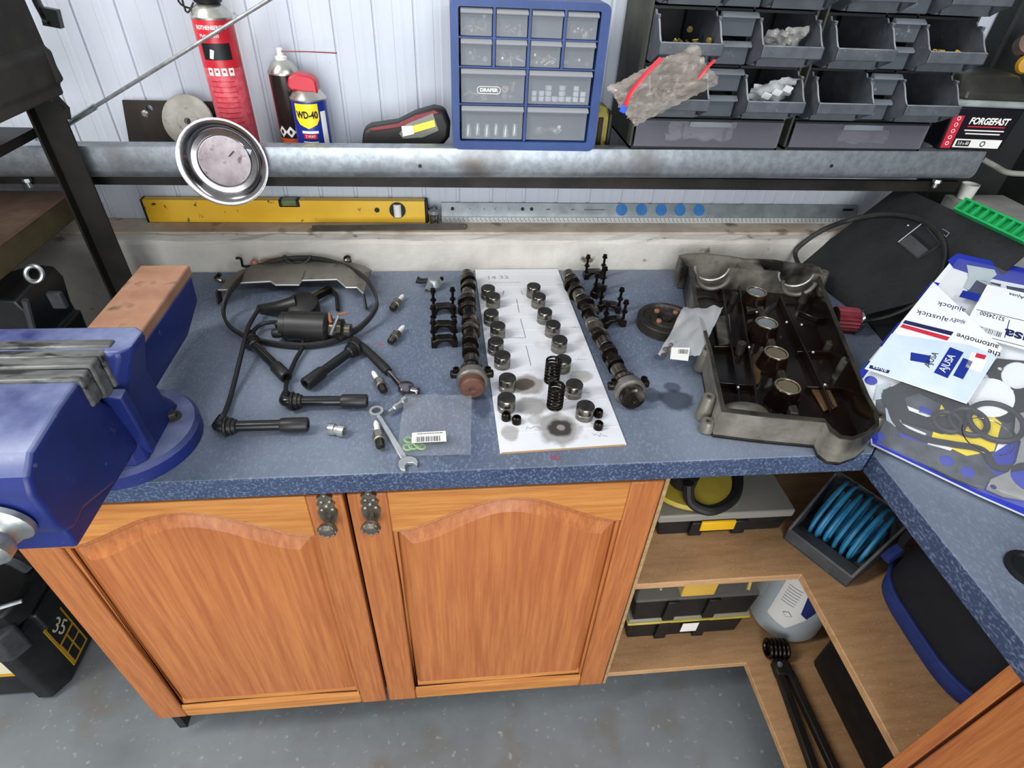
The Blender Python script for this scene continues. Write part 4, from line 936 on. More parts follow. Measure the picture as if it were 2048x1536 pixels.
# sixteen bucket tappets, one built and copied
M('tappet_top', '#34322f', '#4a4845', scale=60, rough=.4, metal=.7); M('tappet_side', '#6f6a62', '#9a958c', scale=20, rough=.22, metal=.95, stretch=(1, 1, 5))
TL = ((0.2431,0.4756),(0.2514,0.4435),(0.2432,0.3802),(0.2526,0.3349),(0.2451,0.2833),(0.2536,0.2407),(0.2569,0.1765),(0.2509,0.1259))
TR = ((0.3384,0.4818),(0.3438,0.4414),(0.3482,0.3828),(0.3573,0.3367),(0.3619,0.2856),(0.3586,0.2251),(0.3660,0.1561),(0.3741,0.1010))
lab_l = ['farthest of the left tappets on the card, beside the left camshaft', 'second left tappet from the wall, partly behind none', 'third tappet from the wall in the left row', 'fourth tappet from the wall in the left row', 'fifth tappet from the wall in the left row', 'sixth tappet from the wall in the left row, bright sided', 'seventh left tappet, touching the upper brown oil stain', 'nearest tappet of the left row, beside two small black cups']
lab_l[1] = 'second tappet from the wall in the left row'
lab_r = ['farthest tappet of the right row on the card', 'second tappet from the wall in the right row', 'third tappet from the wall in the right row', 'fourth tappet from the wall in the right row', 'fifth tappet from the wall in the right row, pale topped', 'right row tappet half hidden behind the rear spring', 'worn pale tappet standing beside the front valve spring', 'nearest tappet of the right row, beside two small black cups']
t0 = None
for (x, y), lb in list(zip(TL, lab_l)) + list(zip(TR, lab_r)):
    if t0 is None:
        t0 = thing('bucket_tappet', 'dark steel ' + lb, 'tappet', (x, y, CZ), 0, 'bucket tappets laid out on the card')
        MB().lathe([(.0135, 0), (.0145, .0008), (.0145, .0095), (.0138, .0100), (.0138, .0118), (.0145, .0123), (.0145, .0235), (.0138, .0245)], n=28).build('skirt', 'tappet_side', t0)
        MB().lathe([(.0138, .0245), (.0132, .0252), (0, .0252)], n=28).build('crown', 'tappet_top', t0)
        MB().lathe([(.0139, .0101), (.0139, .0117)], n=28).build('groove', 'rod_steel', t0)
    else:
        copy_thing(t0, (x, y, CZ), random.uniform(0, 3), 'dark steel ' + lb)
# valve springs
M('spring_steel', '#1b1714', '#2c2521', scale=30, rough=.25, metal=.8)
def spring(loc, label, lean):
    s_ = thing('valve_spring', label, 'spring', loc, 0, 'valve springs on the card', (lean, 0, 0))
    pts = []; n = 6.2
    for k in range(int(n*16)+1):
        a = 2*PI*k/16; h = .002 + .040*k/(n*16); pts.append((.0118*math.cos(a), .0118*math.sin(a), h))
    MB().tube(pts, .0021, 8).build('coil', 'spring_steel', s_)
    MB().torus((0, 0, .002), .0118, .0019, (0, 0, 1), 24, 8).build('end_coil', 'spring_steel', s_)
    MB().torus((0, 0, .043), .0118, .0019, (0, 0, 1), 24, 8).build('end_coil', 'spring_steel', s_)
a, b_ = (0.3354,0.1949,0.9035), (0.3305,0.1285,0.9035)
spring((a[0], a[1], CZ), 'black valve spring standing farther back, in front of a tappet', 0)
spring((b_[0], b_[1], CZ), 'black valve spring standing nearer, beside a pale tappet', 0)
# small black collet cups
n0 = None
for (x, y), lb in zip(((0.2488,0.1021),(0.2646,0.0932),(0.3975,0.1035),(0.3913,0.0745)), ('left of the pair on the card left side', 'right of the pair on the card left side', 'farther of the pair on the card right side', 'nearer of the pair on the card right side')):
    if n0 is None:
        n0 = thing('collet_cup', 'small black collet cup, ' + lb, 'collet', (x, y, CZ), 0, 'small black collet cups')
        MB().lathe([(.0075, 0), (.0078, .006), (.0068, .011), (.005, .0125), (.004, .0125), (.0035, .008), (0, .008)], n=16).build('cup', 'spring_steel', n0)
    else: copy_thing(n0, (x, y, CZ), 1.0, 'small black collet cup, ' + lb)

# ================================================================ camshafts
M('cam_black', '#17130f', '#332b25', scale=26, rough=.22, metal=.65, c3='#7d766b', s3=16, lo3=.60, hi3=.72); M('cam_journal', '#4a453e', '#817a6f', scale=30, rough=.18, metal=.9, c3='#1b1714', s3=20, lo3=.5, hi3=.65)  # pale patches of cam_black stand in for bright metal highlights
M('rusty_brown', '#4c342a', '#6a4637', scale=26, rough=.6, metal=.2); M('seal_grey', '#5d5a55', '#7c7872', scale=30, rough=.45, metal=.4)
def camshaft(p_back, p_front, label, seed, disc_mat, zc=.924):
    random.seed(seed)
    P0, P1 = Vector((*p_back[:2], zc)), Vector((*p_front[:2], zc)); L_ = (P1-P0).length; d = (P1-P0).normalized()
    c = thing('camshaft', label, 'camshaft', (P0.x, P0.y, TOPZ), 0, 'camshafts beside the card')
    def at(s): return P0 + d*s
    MB().cyl(at(0), at(L_-.01), .0095, n=18).build('shaft', 'cam_black', c, world=True)
    U, V, W = frame(d)
    n = 8
    for k in range(5):
        s = .012 + (L_-.085)*k/4; MB().lathe([(.012, -.011), (.0135, -.010), (.0135, .010), (.012, .011)], at(s), d, 24).build('journal', 'cam_journal', c, world=True)
    for k in range(8):
        s = .012 + (L_-.085)*((k//2) + (.30 if k % 2 == 0 else .70))/4; ang = PI/2*(k//2)*1.5 + (0.1 if k % 2 else 0) + seed
        base = .0150; out = []
        for i in range(28):
            a_ = 2*PI*i/28; r_ = base + .0068*max(0, math.cos(a_-ang))**3; out.append((r_*math.cos(a_), r_*math.sin(a_)))
        MB().prism(out, -.0065, .0065, O=at(s), U=U, V=V).build('lobe', 'cam_black', c, world=True, bevel=.0008)
    s = L_-.052; MB().lathe([(.012, 0), (.020, .002), (.020, .010), (.014, .013), (.014, .03)], at(s), d, 24).build('thrust_collar', 'cam_journal', c, world=True)
    e = L_-.028
    MB().lathe([(.019, -.008), (.0245, -.006), (.0262, 0), (.0262, .010), (.024, .013), (.0, .013)], at(e), d, 32).build('seal_carrier', 'seal_grey', c, world=True)
    for q in (-1, 1):
        pp = at(e-.004) + U*q*.026 + V*(.006)
        MB().box(pp, (.020, .012, .012)).build('carrier_lug', 'cam_black', c, world=True, bevel=.003)
        MB().lathe([(.0055, 0), (.0055, .007), (.003, .007), (.003, .004), (0, .004)], pp+V*.005, V, 12).build('lug_bolt', 'spring_steel', c, world=True)
    MB().lathe([(.0205, .010), (.0205, .026), (.018, .029), (.006, .030), (.004, .028), (0, .028)], at(e), d, 28).build('end_plug', disc_mat, c, world=True)
    return c
camshaft((0.2018,0.5419,0.9240), (0.1981,0.1540,0.9240), 'oily camshaft left of the card, with a rusty brown end', 1, 'rusty_brown')
camshaft((0.4208,0.5389,0.9240), (0.4564,0.1153,0.9240), 'oily camshaft right of the card, with a black end', 4, 'cam_black')
# ================================================================ camshaft bearing caps
CG = 'camshaft bearing caps with bolts'
def cap_proto(loc, rot, label):
    c = thing('bearing_cap', label, 'bearing cap', loc, rot, CG)
    out = [(-.024, 0), (-.0135, 0)] + [(-.0135*math.cos(PI*k/10), .0135*math.sin(PI*k/10)) for k in range(1, 10)] + [(.0135, 0), (.024, 0), (.024, .014), (.017, .0165), (.012, .020), (-.012, .020), (-.017, .0165), (-.024, .014)]
    MB().prism(out, -.009, .009, U=(1, 0, 0), V=(0, 0, 1)).build('cap_body', 'cam_black', c, bevel=.0015)
    for q in (-1, 1):
        b__ = MB().lathe([(.0028, 0), (.0028, .035), (.0058, .0352), (.0058, .0372), (.0045, .0374), (.0045, .0425), (.0025, .0432), (0, .0432)], (q*.019, 0, .014), n=12)
        b__.lathe([(.006, 0), (.006, .0025)], (q*.019, 0, .030), n=12)
        b__.build('cap_bolt', 'spring_steel', c)
    return c
cl = ((0.1526,0.3119),(0.1518,0.3601),(0.1509,0.4248))
c0 = cap_proto((*cl[0], TOPZ), .05, 'nearest bearing cap in the stack left of the left camshaft')
copy_thing(c0, (*cl[1], TOPZ), -.03, 'middle bearing cap left of the left camshaft')
copy_thing(c0, (*cl[2], TOPZ), .08, 'farthest bearing cap left of the left camshaft')
cr = ((0.4858,0.5641),(0.4811,0.4933),(0.4884,0.4241),(0.4847,0.3681))
copy_thing(c0, (*cr[0], TOPZ), .05, 'farthest bearing cap right of the right camshaft, by the concrete')
copy_thing(c0, (*cr[1], TOPZ), .9, 'turned bearing cap second from the concrete, right of the camshaft')
copy_thing(c0, (*cr[2], TOPZ), -.25, 'third bearing cap from the concrete, right of the right camshaft')
copy_thing(c0, (*cr[3], TOPZ), .15, 'nearest bearing cap right of the right camshaft')

# ================================================================ spark plugs
M('ceramic', '#e9e7e2', rough=.25); M('plug_steel', '#75736a', '#a09d90', scale=30, rough=.3, metal=.85); M('plug_dark', '#22211e', '#3a3833', scale=60, rough=.4, metal=.7)
PG = 'spark plugs on the worktop'
def plug_proto(p_top, p_tip, label):
    a, b__ = Vector((*p_top, TOPZ+.0095)), Vector((*p_tip, TOPZ+.0095)); d = (b__-a).normalized(); rotz = math.atan2(d.y, d.x)
    s_ = thing('spark_plug', label, 'spark plug', (a.x, a.y, TOPZ), rotz, PG); ax = (1, 0, 0); o = (0, 0, .0098)
    MB().lathe([(.0025, -.003), (.0028, .001), (.0042, .002), (.0046, .020), (.0050, .021), (.0050, .024), (0, .024)], o, ax, 16).build('insulator', 'ceramic', s_)
    MB().lathe([(.0060, .022), (.0078, .023), (.0080, .025), (.0072, .026)], o, ax, 18).lathe([(.0094, .026), (.0094, .036)], o, ax, 6).lathe([(.0088, .036), (.0088, .039), (.0065, .040)], o, ax, 18).build('hex_body', 'plug_steel', s_)
    pr = [(.0062, .0395)]
    for k in range(7): pr += [(.0066, .0405+.002*k), (.0058, .0415+.002*k)]
    MB().lathe(pr + [(.0045, .055), (0, .055)], o, ax, 16).build('thread', 'plug_dark', s_)
    MB().tube([(.053, .005, .0098), (.0585, .004, .0098), (.0585, -.001, .0098)], .0011, 6).build('electrode', 'plug_dark', s_)
    return s_
pp = (((0.0679,0.4770),(0.0518,0.4307)),((0.0750,0.3617),(0.0566,0.3174)),((0.0330,0.2213),(0.0543,0.1725)),((0.0482,0.0959),(0.0591,0.0458)))
p0 = plug_proto(*pp[0], 'spark plug farthest from the cabinet doors, nearest the concrete')
for (a, b__), lb in zip(pp[1:], ('spark plug second from the concrete wall, pointing at the viewer', 'spark plug lying beside the ratchet neck, third from the wall', 'nearest spark plug, beside the ring end of the spanner')):
    d = Vector(b__)-Vector(a); copy_thing(p0, (a[0], a[1], TOPZ), math.atan2(d.y, d.x), lb)

# ================================================================ spanner, ratchet, small parts
M('satin_chrome', '#a9acab', '#c6c8c6', scale=20, rough=.3, metal=.85)
a, b__ = Vector((0.0457,0.1262)), Vector((0.1000,0.0119)); d = b__-a; L_ = d.length
sp = thing('spanner', 'chrome combination spanner by the worktop front edge', 'spanner', (a.x, a.y, TOPZ), math.atan2(d.y, d.x))
MB().prism([(.010, -.0042), (L_-.012, -.0052), (L_-.012, .0052), (.010, .0042)], .001, .0058).build('handle', 'satin_chrome', sp, bevel=.0014)
plate('ring_end', [circ(0, 0, .0112, 28), [(r_*math.cos(t), r_*math.sin(t)) for k in range(24) for r_, t in [((.0066 if k % 2 else .0074), 2*PI*k/24)]]], .0085, 'satin_chrome', sp)
jw = [(L_-.014, -.005), (L_-.010, -.011), (L_-.002, -.0145), (L_+.007, -.0135), (L_+.011, -.008), (L_+.002, -.005), (L_-.001, 0), (L_+.001, .0055), (L_+.009, .010), (L_+.005, .0145), (L_-.004, .0145), (L_-.011, .010), (L_-.014, .005)]
MB().prism(jw, .0005, .0068).build('open_jaw', 'satin_chrome', sp, bevel=.001)
# ratchet with black grip
ra = thing('ratchet', 'chrome ratchet with a black grip beside the plug leads', 'ratchet', (0.0588,0.2339,0.9000))
g0, g1, n1, h1 = [Vector(p) for p in ((0.0045,0.2984,0.9140),(0.0582,0.2212,0.9110),(0.0818,0.1849,0.9090),(0.1045,0.1710,0.9090))]
MB().tube([g0, g0.lerp(g1, .15), g0.lerp(g1, .9), g1], [.006, .0075, .0085, .007], 12).build('grip', 'rubber_black', ra, world=True)
MB().tube(smooth_path([g1, g1.lerp(n1, .5), n1, n1.lerp(h1, .4)], 4), .0046, 12).build('neck', 'chrome', ra, world=True)
MB().lathe([(.012, -.006), (.0135, -.004), (.0135, .003), (.012, .005), (.006, .006), (0, .006)], n1.lerp(h1, .35), (0.1, 0, 1), 24).build('head', 'chrome', ra, world=True)
MB().lathe([(.0075, 0), (.0075, .010), (.006, .012), (0, .012)], n1.lerp(h1, .8)+Vector((0, 0, -.002)), (1, -.5, .1), 16).build('drive_socket', 'chrome', ra, world=True)
ex = thing('extension_bit', 'pale ribbed socket extension lying on the clear bag', 'extension', (0.0746,0.1439,0.9000))
a, b__ = Vector((0.0910,0.1502,0.9110)), Vector((0.0652,0.1203,0.9085)); dd = b__-a
MB().lathe([(.0035, 0), (.0065, .002), (.0065, .010), (.004, .012), (.004, .020), (.0055, .021), (.0055, .028), (.0035, .030), (.0035, dd.length)], a, dd, 14).build('shank', 'satin_chrome', ex, world=True)
# coupler socket
a, b__ = Vector((-0.0214,0.0875,0.9090)), Vector((0.0031,0.0798,0.9090)); dd = b__-a
cs = thing('socket', 'small silver drive socket lying by itself near the plug leads', 'socket', (a.x, a.y, TOPZ))
MB().lathe([(.0085, 0), (.009, .001), (.009, .010), (.0075, .0115), (.0075, .015), (.009, .0165), (.009, dd.length), (.006, dd.length), (.006, dd.length-.01), (0, dd.length-.01)], a, dd, 20).build('socket_body', 'satin_chrome', cs, world=True)
# sensor elbow
se = thing('sensor_housing', 'small metal sensor housing with black plug near the wall', 'sensor', (0.1243,0.5386,0.9000))
a = Vector((0.1317,0.5233,0.9180))
MB().lathe([(.016, -.010), (.017, -.004), (.013, .004), (.009, .008), (0, .009)], a, (0, -.3, 1), 20).build('housing', 'alu', se, world=True)
MB().lathe([(.007, 0), (.0085, .010), (.0085, .022), (.006, .022), (.006, .010), (0, .010)], a+Vector((-.006, -.006, -.004)), (-.4, -1, -.3), 16).build('outlet', 'alu', se, world=True)
MB().tube([a+Vector((-.01, .002, 0)), a+Vector((-.028, .003, -.002)), a+Vector((-.036, .005, .001))], [.005, .006, .008], 10).build('connector', 'rubber_black', se, world=True)
for q in (-.5, 1): MB().lathe([(.004, 0), (.004, .006), (0, .007)], a+Vector((.016*q, .012, -.004)), (0, 0, 1), 8).build('screw', 'spring_steel', se, world=True)
# clear bag with barcode label and green seals
cb = thing('parts_bag', 'clear plastic bag with white barcode label and green rings', 'bag', (0.1374,0.0973,0.9000))
film('bench_film', '#c3c6c9', .10, .05)
U_, V_ = (0.0884,-0.0038,0.0000), (0.0068,0.1385,0.0000)
crumple('film', (0.1393,0.0914,0.9075), U_, V_, .108, .135, .006, 'bench_film', cb, 33, 20, .004)
M('green_seal', '#7fae5f', '#93bd74', scale=40, rough=.4)
for p in ((0.0980,0.0447,0.9055),(0.1059,0.0464,0.9055),(0.1131,0.0512,0.9055),(0.0987,0.0604,0.9055),(0.1176,0.0458,0.9055)):
    MB().torus(p, .006, .0016, (.15, .1, 1), 18, 6).build('green_ring', 'green_seal', cb, world=True)
lq = [Vector(p) for p in ((0.1045,0.0637,0.9165),(0.1541,0.0656,0.9165),(0.1554,0.0432,0.9165),(0.1046,0.0426,0.9165))]
def label_plate(q, name, mat, parent, t=.0004):
    m = MB(); n = (q[1]-q[0]).cross(q[3]-q[0]).normalized(); n = n if n.z > 0 else -n
    m.add([p for p in q] + [p+n*t for p in q], [(0, 1, 2, 3), (7, 6, 5, 4), (0, 4, 5, 1), (1, 5, 6, 2), (2, 6, 7, 3), (3, 7, 4, 0)]); return m.build(name, mat, parent, world=True, smooth=0)
label_plate(lq, 'barcode_label', 'white_print', cb)
def barcode(q, parent, u0=.1, u1=.8, v0=.35, v1=.95, n=22, seed=1, off=.0006):
    random.seed(seed); nn = (q[1]-q[0]).cross(q[3]-q[0]).normalized(); nn = nn if nn.z > 0 else -nn; m = MB(); u = u0
    def pt(a_, b_): return q[0].lerp(q[1], a_).lerp(q[3].lerp(q[2], a_), b_) + nn*off
    while u < u1:
        w = random.uniform(.3, 1.3)*(u1-u0)/n/1.6; m.quad(pt(u, v0), pt(u+w, v0), pt(u+w, v1), pt(u, v1)); u += w + random.uniform(.4, 1.2)*(u1-u0)/n/1.5
    o = m.build('barcode', 'black_print', parent, world=True, smooth=0); o['kind'] = 'stuff'
barcode(lq, cb, .12, .82, .45, .95); barcode(lq, cb, .15, .9, .1, .22, 30, 4)

# ================================================================ distributor, leads, belt and heat shield
M('sheet_grey', '#625f59', '#7b7871', scale=12, rough=.55, metal=.3, c3='#55524c', s3=20, lo3=.6, hi3=.7); M('bright_edge', '#c9c9c4', rough=.35, metal=.6); M('copper_rust', '#8a5a43', '#a9765a', scale=20, rough=.6, metal=.3); M('belt_black', '#1a1a19', '#2b2b29', scale=20, rough=.6); M('lead_black', '#101011', '#1b1b1c', scale=20, rough=.5); M('boot_gloss', '#101112', '#1b1c1d', scale=12, rough=.22); M('boot_dusty', '#121212', '#211f1e', scale=20, rough=.42)
hs = thing('heat_shield', 'grey pressed metal shield resting against the concrete behind the black belt', 'heat shield', (-.16, .55, TOPZ))
fe = [Vector(p) for p in ((-0.2864,0.4721,0.9300),(-0.2638,0.4717,0.9300),(-0.2522,0.4994,0.9300),(-0.1945,0.5046,0.9300),(-0.1817,0.4901,0.9300),(-0.1360,0.4893,0.9300),(-0.1335,0.5077,0.9300),(-0.0646,0.5108,0.9300),(-0.0424,0.4776,0.9300),(-0.0207,0.4772,0.9300),(-0.0052,0.4511,0.9300))]
be = []
for i, p in enumerate(fe):
    t_ = i/(len(fe)-1); be.append(Vector((p.x*.97 + .004, .586 - .02*(abs(t_-.5)*2)**3, .936 - .014*(abs(t_-.5)*2)**2)))
m = MB(); n = len(fe); mid = [a_.lerp(c_, .45) + Vector((0, 0, .004)) for a_, c_ in zip(fe, be)]
vs = [tuple(p) for p in fe+mid+be] + [tuple(p-Vector((0, 0, .0025))) for p in fe+mid+be]
fs = []
for j in (0, 1):
    for i in range(n-1):
        fs.append((j*n+i, j*n+i+1, (j+1)*n+i+1, (j+1)*n+i)); k = 3*n; fs.append((k+j*n+i, k+(j+1)*n+i, k+(j+1)*n+i+1, k+j*n+i+1))
for i in range(n-1): fs += [(i+1, i, 3*n+i, 3*n+i+1), (2*n+i, 2*n+i+1, 5*n+i+1, 5*n+i)]
m.add(vs, fs); m.build('shell', 'sheet_grey', hs, world=True)
MB().tube(fe, .0016, 6).build('rolled_edge', 'bright_edge', hs, world=True)
for a_, c_ in ((fe[0], Vector((fe[0].x-.002, fe[0].y-.004, TOPZ+.004))), (fe[-1], Vector((fe[-1].x+.004, fe[-1].y-.016, TOPZ+.004)))):
    MB().bar(a_, c_, .022, .003, ref=(1, 0, 0)).build('side_leg', 'belt_black', hs, world=True)
q = Vector((-0.1529,0.5850,0.9131)); MB().tube([Vector((q.x+.026*math.cos(t), .580-.010*abs(math.sin(t)), .950+.016*math.sin(t))) for t in [PI+PI*k/12 for k in range(13)]], .004, 8).build('grommet_arc', 'belt_black', hs, world=True)
a_ = Vector((-0.2314,0.5850,0.9324)); c_ = Vector((-0.1876,0.5900,0.9366)); MB().tube([a_, c_], .008, 10, flat=(1, .5)).build('rusty_bracket', 'copper_rust', hs, world=True)
MB().ball((-0.2444,0.5830,0.9311), .008, 8, 6).build('rusty_nut', 'copper_rust', hs, world=True)
MB().tube(smooth_path(((-0.2541,0.5800,0.9258),(-0.2683,0.5800,0.9258),(-0.2684,0.5800,0.9420),(-0.2778,0.5800,0.9443)), 4), .0045, 8, flat=(1, .5)).build('hook_clip', 'cam_black', hs, world=True)
MB().tube(smooth_path(((-0.3042,0.5600,0.8981),(-0.3112,0.5550,0.9044),(-0.3193,0.5550,0.9115),(-0.3089,0.5550,0.9207)), 4), .0045, 8).build('hook_clip', 'cam_black', hs, world=True)
MB().lathe([(.007, 0), (.007, .004), (.004, .005), (0, .005)], (-0.0199,0.5450,0.9145), (.2, -1, .6), 12).build('washer', 'copper_rust', hs, world=True)
MB().lathe([(.008, 0), (.008, .01), (.004, .012), (0, .012)], (-0.0519,0.5880,0.9323), (0, -.5, 1), 12).build('rear_mount', 'cam_black', hs, world=True)
# drive belt leaning on the shield
bt = ((-0.2596,0.4091,0.9250),(-0.2401,0.3644,0.9180),(-0.2053,0.3364,0.9120),(-0.1580,0.3171,0.9090),(-0.1038,0.3059,0.9090),(-0.0527,0.3154,0.9100),(-0.0072,0.3489,0.9150),(0.0193,0.3897,0.9250),(0.0233,0.4211,0.9360),(0.0038,0.4634,0.9520),(-0.0447,0.5600,0.9291),(-0.0973,0.5770,0.9393),(-0.1492,0.5820,0.9416),(-0.2003,0.5780,0.9369),(-0.2504,0.5620,0.9224),(-0.2509,0.4451,0.9450))
m = MB(); P_ = smooth_path(bt, 5, True); k = len(P_); cen = sum(P_, Vector())/k; nb = Vector((0, -.18, 1)).normalized()
for i, p in enumerate(P_):
    t_ = (P_[(i+1) % k]-P_[i-1]).normalized(); o_ = t_.cross(nb).normalized(); o_ = o_ if o_.dot(p-cen) > 0 else -o_
    for a_, h_ in ((.0022, -.006), (.0030, -.004), (.0030, .004), (.0022, .006), (-.0018, .006), (-.0026, .004), (-.0026, -.004), (-.0018, -.006)):
        m.v.append(tuple(p + o_*a_ + nb*h_))
for i in range(k):
    for j in range(8): m.f.append((i*8+j, i*8+(j+1) % 8, ((i+1) % k)*8+(j+1) % 8, ((i+1) % k)*8+j))
tag(m.build('drive_belt', 'belt_black'), 'large black ribbed drive belt loop leaning on the grey heat shield', 'belt')
# distributor
di = thing('distributor', 'dusty black ignition distributor lying inside the belt loop', 'distributor', (-0.0975,0.3880,0.9000))
dy = Vector((0, 0, 0)); A_ = Vector((-0.1409,0.3478,0.9270)); B_ = Vector((-0.0578,0.3372,0.9270)); ax_ = B_-A_; Ld = ax_.length
MB().lathe([(.018, 0), (.024, .002), (.024, .012), (.0275, .014), (.0275, Ld), (.024, Ld+.004), (.018, Ld+.006), (0, Ld+.006)], A_, ax_, 28).build('cap', 'boot_dusty', di, world=True)
MB().lathe([(.020, 0), (.020, .022), (.012, .026), (.012, .036), (0, .036)], B_+Vector((.006, 0, -.004)), ax_, 20).build('shaft_housing', 'cam_black', di, world=True)
c_ = Vector((-0.1173,0.4215,0.9220))
MB().lathe([(.030, -.013), (.031, .004), (.028, .010), (.020, .013), (0, .014)], c_, (0, -.35, 1), 26).build('vacuum_unit', 'boot_dusty', di, world=True)
MB().tube([c_+Vector((-.01, 0, .006)), c_+Vector((-.045, -.006, .0)), Vector((-0.2035,0.4355,0.9080))], [.016, .013, .009], 12).build('king_tower', 'boot_dusty', di, world=True)
MB().bar(c_+Vector((.0, .02, -.004)), Vector((-0.0803,0.5040,0.9120)), .012, .012).build('bracket', 'cam_black', di, world=True)
MB().tube(smooth_path([Vector((-0.0811,0.5075,0.9100)), Vector((-0.0664,0.4863,0.9080)), Vector((-0.0551,0.4314,0.9060))], 4), .004, 8).build('vacuum_hose', 'lead_black', di, world=True)
MB().tube([B_+Vector((.004, .012, .022)), B_+Vector((.010, -.012, .020))], .0028, 8).build('copper_clip', 'copper_rust', di, world=True)
MB().tube([B_+Vector((.018, .010, .020)), B_+Vector((.034, .020, .018))], .0025, 8).build('copper_clip', 'copper_rust', di, world=True)
MB().tube([B_+Vector((.020, .008, .018)), B_+Vector((.012, -.034, .008))], .0030, 8).build('fixing_screw', 'zinc', di, world=True)
for q in (-.016, .012):
    MB().lathe([(.009, 0), (.009, .014), (.007, .018), (0, .018)], A_+Vector((.004, q, -.006)), (-1, 0, -.1), 14).build('lead_tower', 'lead_black', di, world=True)
# plug leads with long boots
LG = 'ignition leads with long plug boots'
def lead(elbow, tip, path, label, seed, gloss='boot_gloss', zc=.9150):
    E = Vector((*elbow, zc)); T = Vector((*tip, zc)); d = (T-E); L_ = d.length; d.normalize()
    l = thing('plug_lead', label, 'plug lead', (E.x, E.y, TOPZ), 0, LG)
    MB().lathe([(.008, .016), (.0082, .045), (.0082, L_*.60), (.0082, L_-.038)], E, d, 18).build('boot_stem', gloss, l, world=True)
    MB().lathe([(.0098, L_-.040), (.0108, L_-.037), (.0108, L_-.002), (.0098, L_), (.006, L_), (.006, L_-.015), (0, L_-.015)], E, d, 20).build('boot_end', 'boot_dusty', l, world=True)
    MB().lathe([(.006, .006), (.0145, .008), (.0155, .010), (.0145, .012), (.0115, .013), (.0115, .016), (.0128, .0165), (.0128, .0190), (.0105, .0195), (.0105, .024), (.008, .026)], E, d, 24).build('seal_flange', 'boot_dusty', l, world=True)
    nx = (Vector(path[0])-E).normalized()
    MB().tube(smooth_path([E+d*.010, E+d*.001, E-d*.003+nx*.006, E+nx*.022], 4), [.0085]*4+[.0088]*4+[.0075]*5, 12).build('elbow', gloss, l, world=True)
    MB().tube(smooth_path([E+nx*.016] + [Vector(p) for p in path], 6), .0038, 10).build('cable', 'lead_black', l, world=True)
lead((-0.1788,0.0925), (-0.0510,0.0918), ((-0.1863,0.1744,0.9080),(-0.1881,0.2700,0.9300),(-0.1959,0.3366,0.9300),(-0.2002,0.4154,0.9180)), 'nearest plug lead with a long glossy boot, by the worktop front', 1)
lead((-0.0942,0.1467), (0.0311,0.1424), ((-0.1064,0.2030,0.9080),(-0.1042,0.2624,0.9080),(-0.0987,0.2982,0.9100),(-0.1016,0.3288,0.9150)), 'plug lead with glossy boot lying above the nearest one', 2)
lead((-0.1946,0.3209), (-0.1059,0.2079), ((-0.1947,0.3475,0.9130),(-0.1864,0.3690,0.9140),(-0.1681,0.3708,0.9180),(-0.1515,0.3642,0.9220)), 'plug lead with slanting boot crossing under the belt', 3)
lead((-0.0006,0.2943), (-0.0727,0.1882), ((-0.0146,0.3240,0.9120),(-0.0245,0.3410,0.9140),(-0.0375,0.3419,0.9180)), 'plug lead with matt boot lying beside the ratchet grip', 4, 'lead_black')


# ================================================================ upturned valve cover
M('cover_inside', '#0b0706', '#1d120c', scale=9, rough=.16, c3='#4a3422', s3=7, lo3=.66, hi3=.76, spec=.6); M('cover_alu', '#625e56', '#878379', scale=16, rough=.42, metal=.35, c3='#1f1b18', s3=11, lo3=.50, hi3=.66, bump=.3, bscale=60); M('cover_rim', '#24211c', '#4a463e', scale=20, rough=.35, metal=.3)
M('tan_varnish', '#3f2f20', '#6b5336', scale=20, rough=.3, metal=.2); M('liner_tan', '#8a7d66', '#a99c82', scale=20, rough=.3, metal=.7)
vc = thing('valve_cover', 'upturned aluminium valve cover full of black oil on the worktop', 'valve cover', (.74, .24, TOPZ))
zr = .956; zf = TOPZ + .006
outer = ((0.6743,0.5113),(0.6382,0.3703),(0.6066,0.2038),(0.5679,0.0475),(0.6370,0.0308),(0.7178,0.0160),(0.7136,-0.0032),(0.7206,-0.0181),(0.7383,-0.0221),(0.7691,-0.0122),(0.7947,0.0036),(0.8124,0.0318),(0.8221,0.0741),(0.8608,0.1952),(0.9226,0.3838),(0.9491,0.4629))
inner = ((0.6810,0.4798),(0.6503,0.3701),(0.6163,0.2035),(0.5829,0.0594),(0.6494,0.0438),(0.7203,0.0292),(0.7251,0.0091),(0.7294,-0.0082),(0.7427,-0.0120),(0.7686,-0.0027),(0.7905,0.0148),(0.8023,0.0391),(0.8105,0.0746),(0.8489,0.1956),(0.9088,0.3841),(0.9264,0.4415))
inner = [tuple(Vector(a_).lerp(Vector(c_), .42)) for a_, c_ in zip(inner, outer)]
P_ = Matrix.Translation((-vc.location.x, -vc.location.y, TOPZ+.004-vc.location.z))
ringU = list(outer) + list(reversed(inner))
plate('wall', [ringU], zr-TOPZ-.006, 'cover_alu', vc, P_)
plate('gasket_face', [ringU], .0022, 'cover_rim', vc, Matrix.Translation((-vc.location.x, -vc.location.y, zr-.002-vc.location.z)))
plate('pan_floor', [outer], .006, 'cover_inside', vc, Matrix.Translation((-vc.location.x, -vc.location.y, zf-.004-vc.location.z)))
# dark oil-wet lining inside the wall
m = MB(); n = len(inner); cxy = Vector((sum(p[0] for p in inner)/n, sum(p[1] for p in inner)/n))
ii = [Vector(p).lerp(cxy, .004) for p in inner]; i2 = [Vector(p).lerp(cxy, .05) for p in inner]
m.add([(p.x, p.y, zr-.002) for p in ii] + [(p.x, p.y, zf+.001) for p in i2], [(k, (k+1) % n, n+(k+1) % n, n+k) for k in range(n-1)]); m.build('oily_lining', 'cover_inside', vc, world=True)
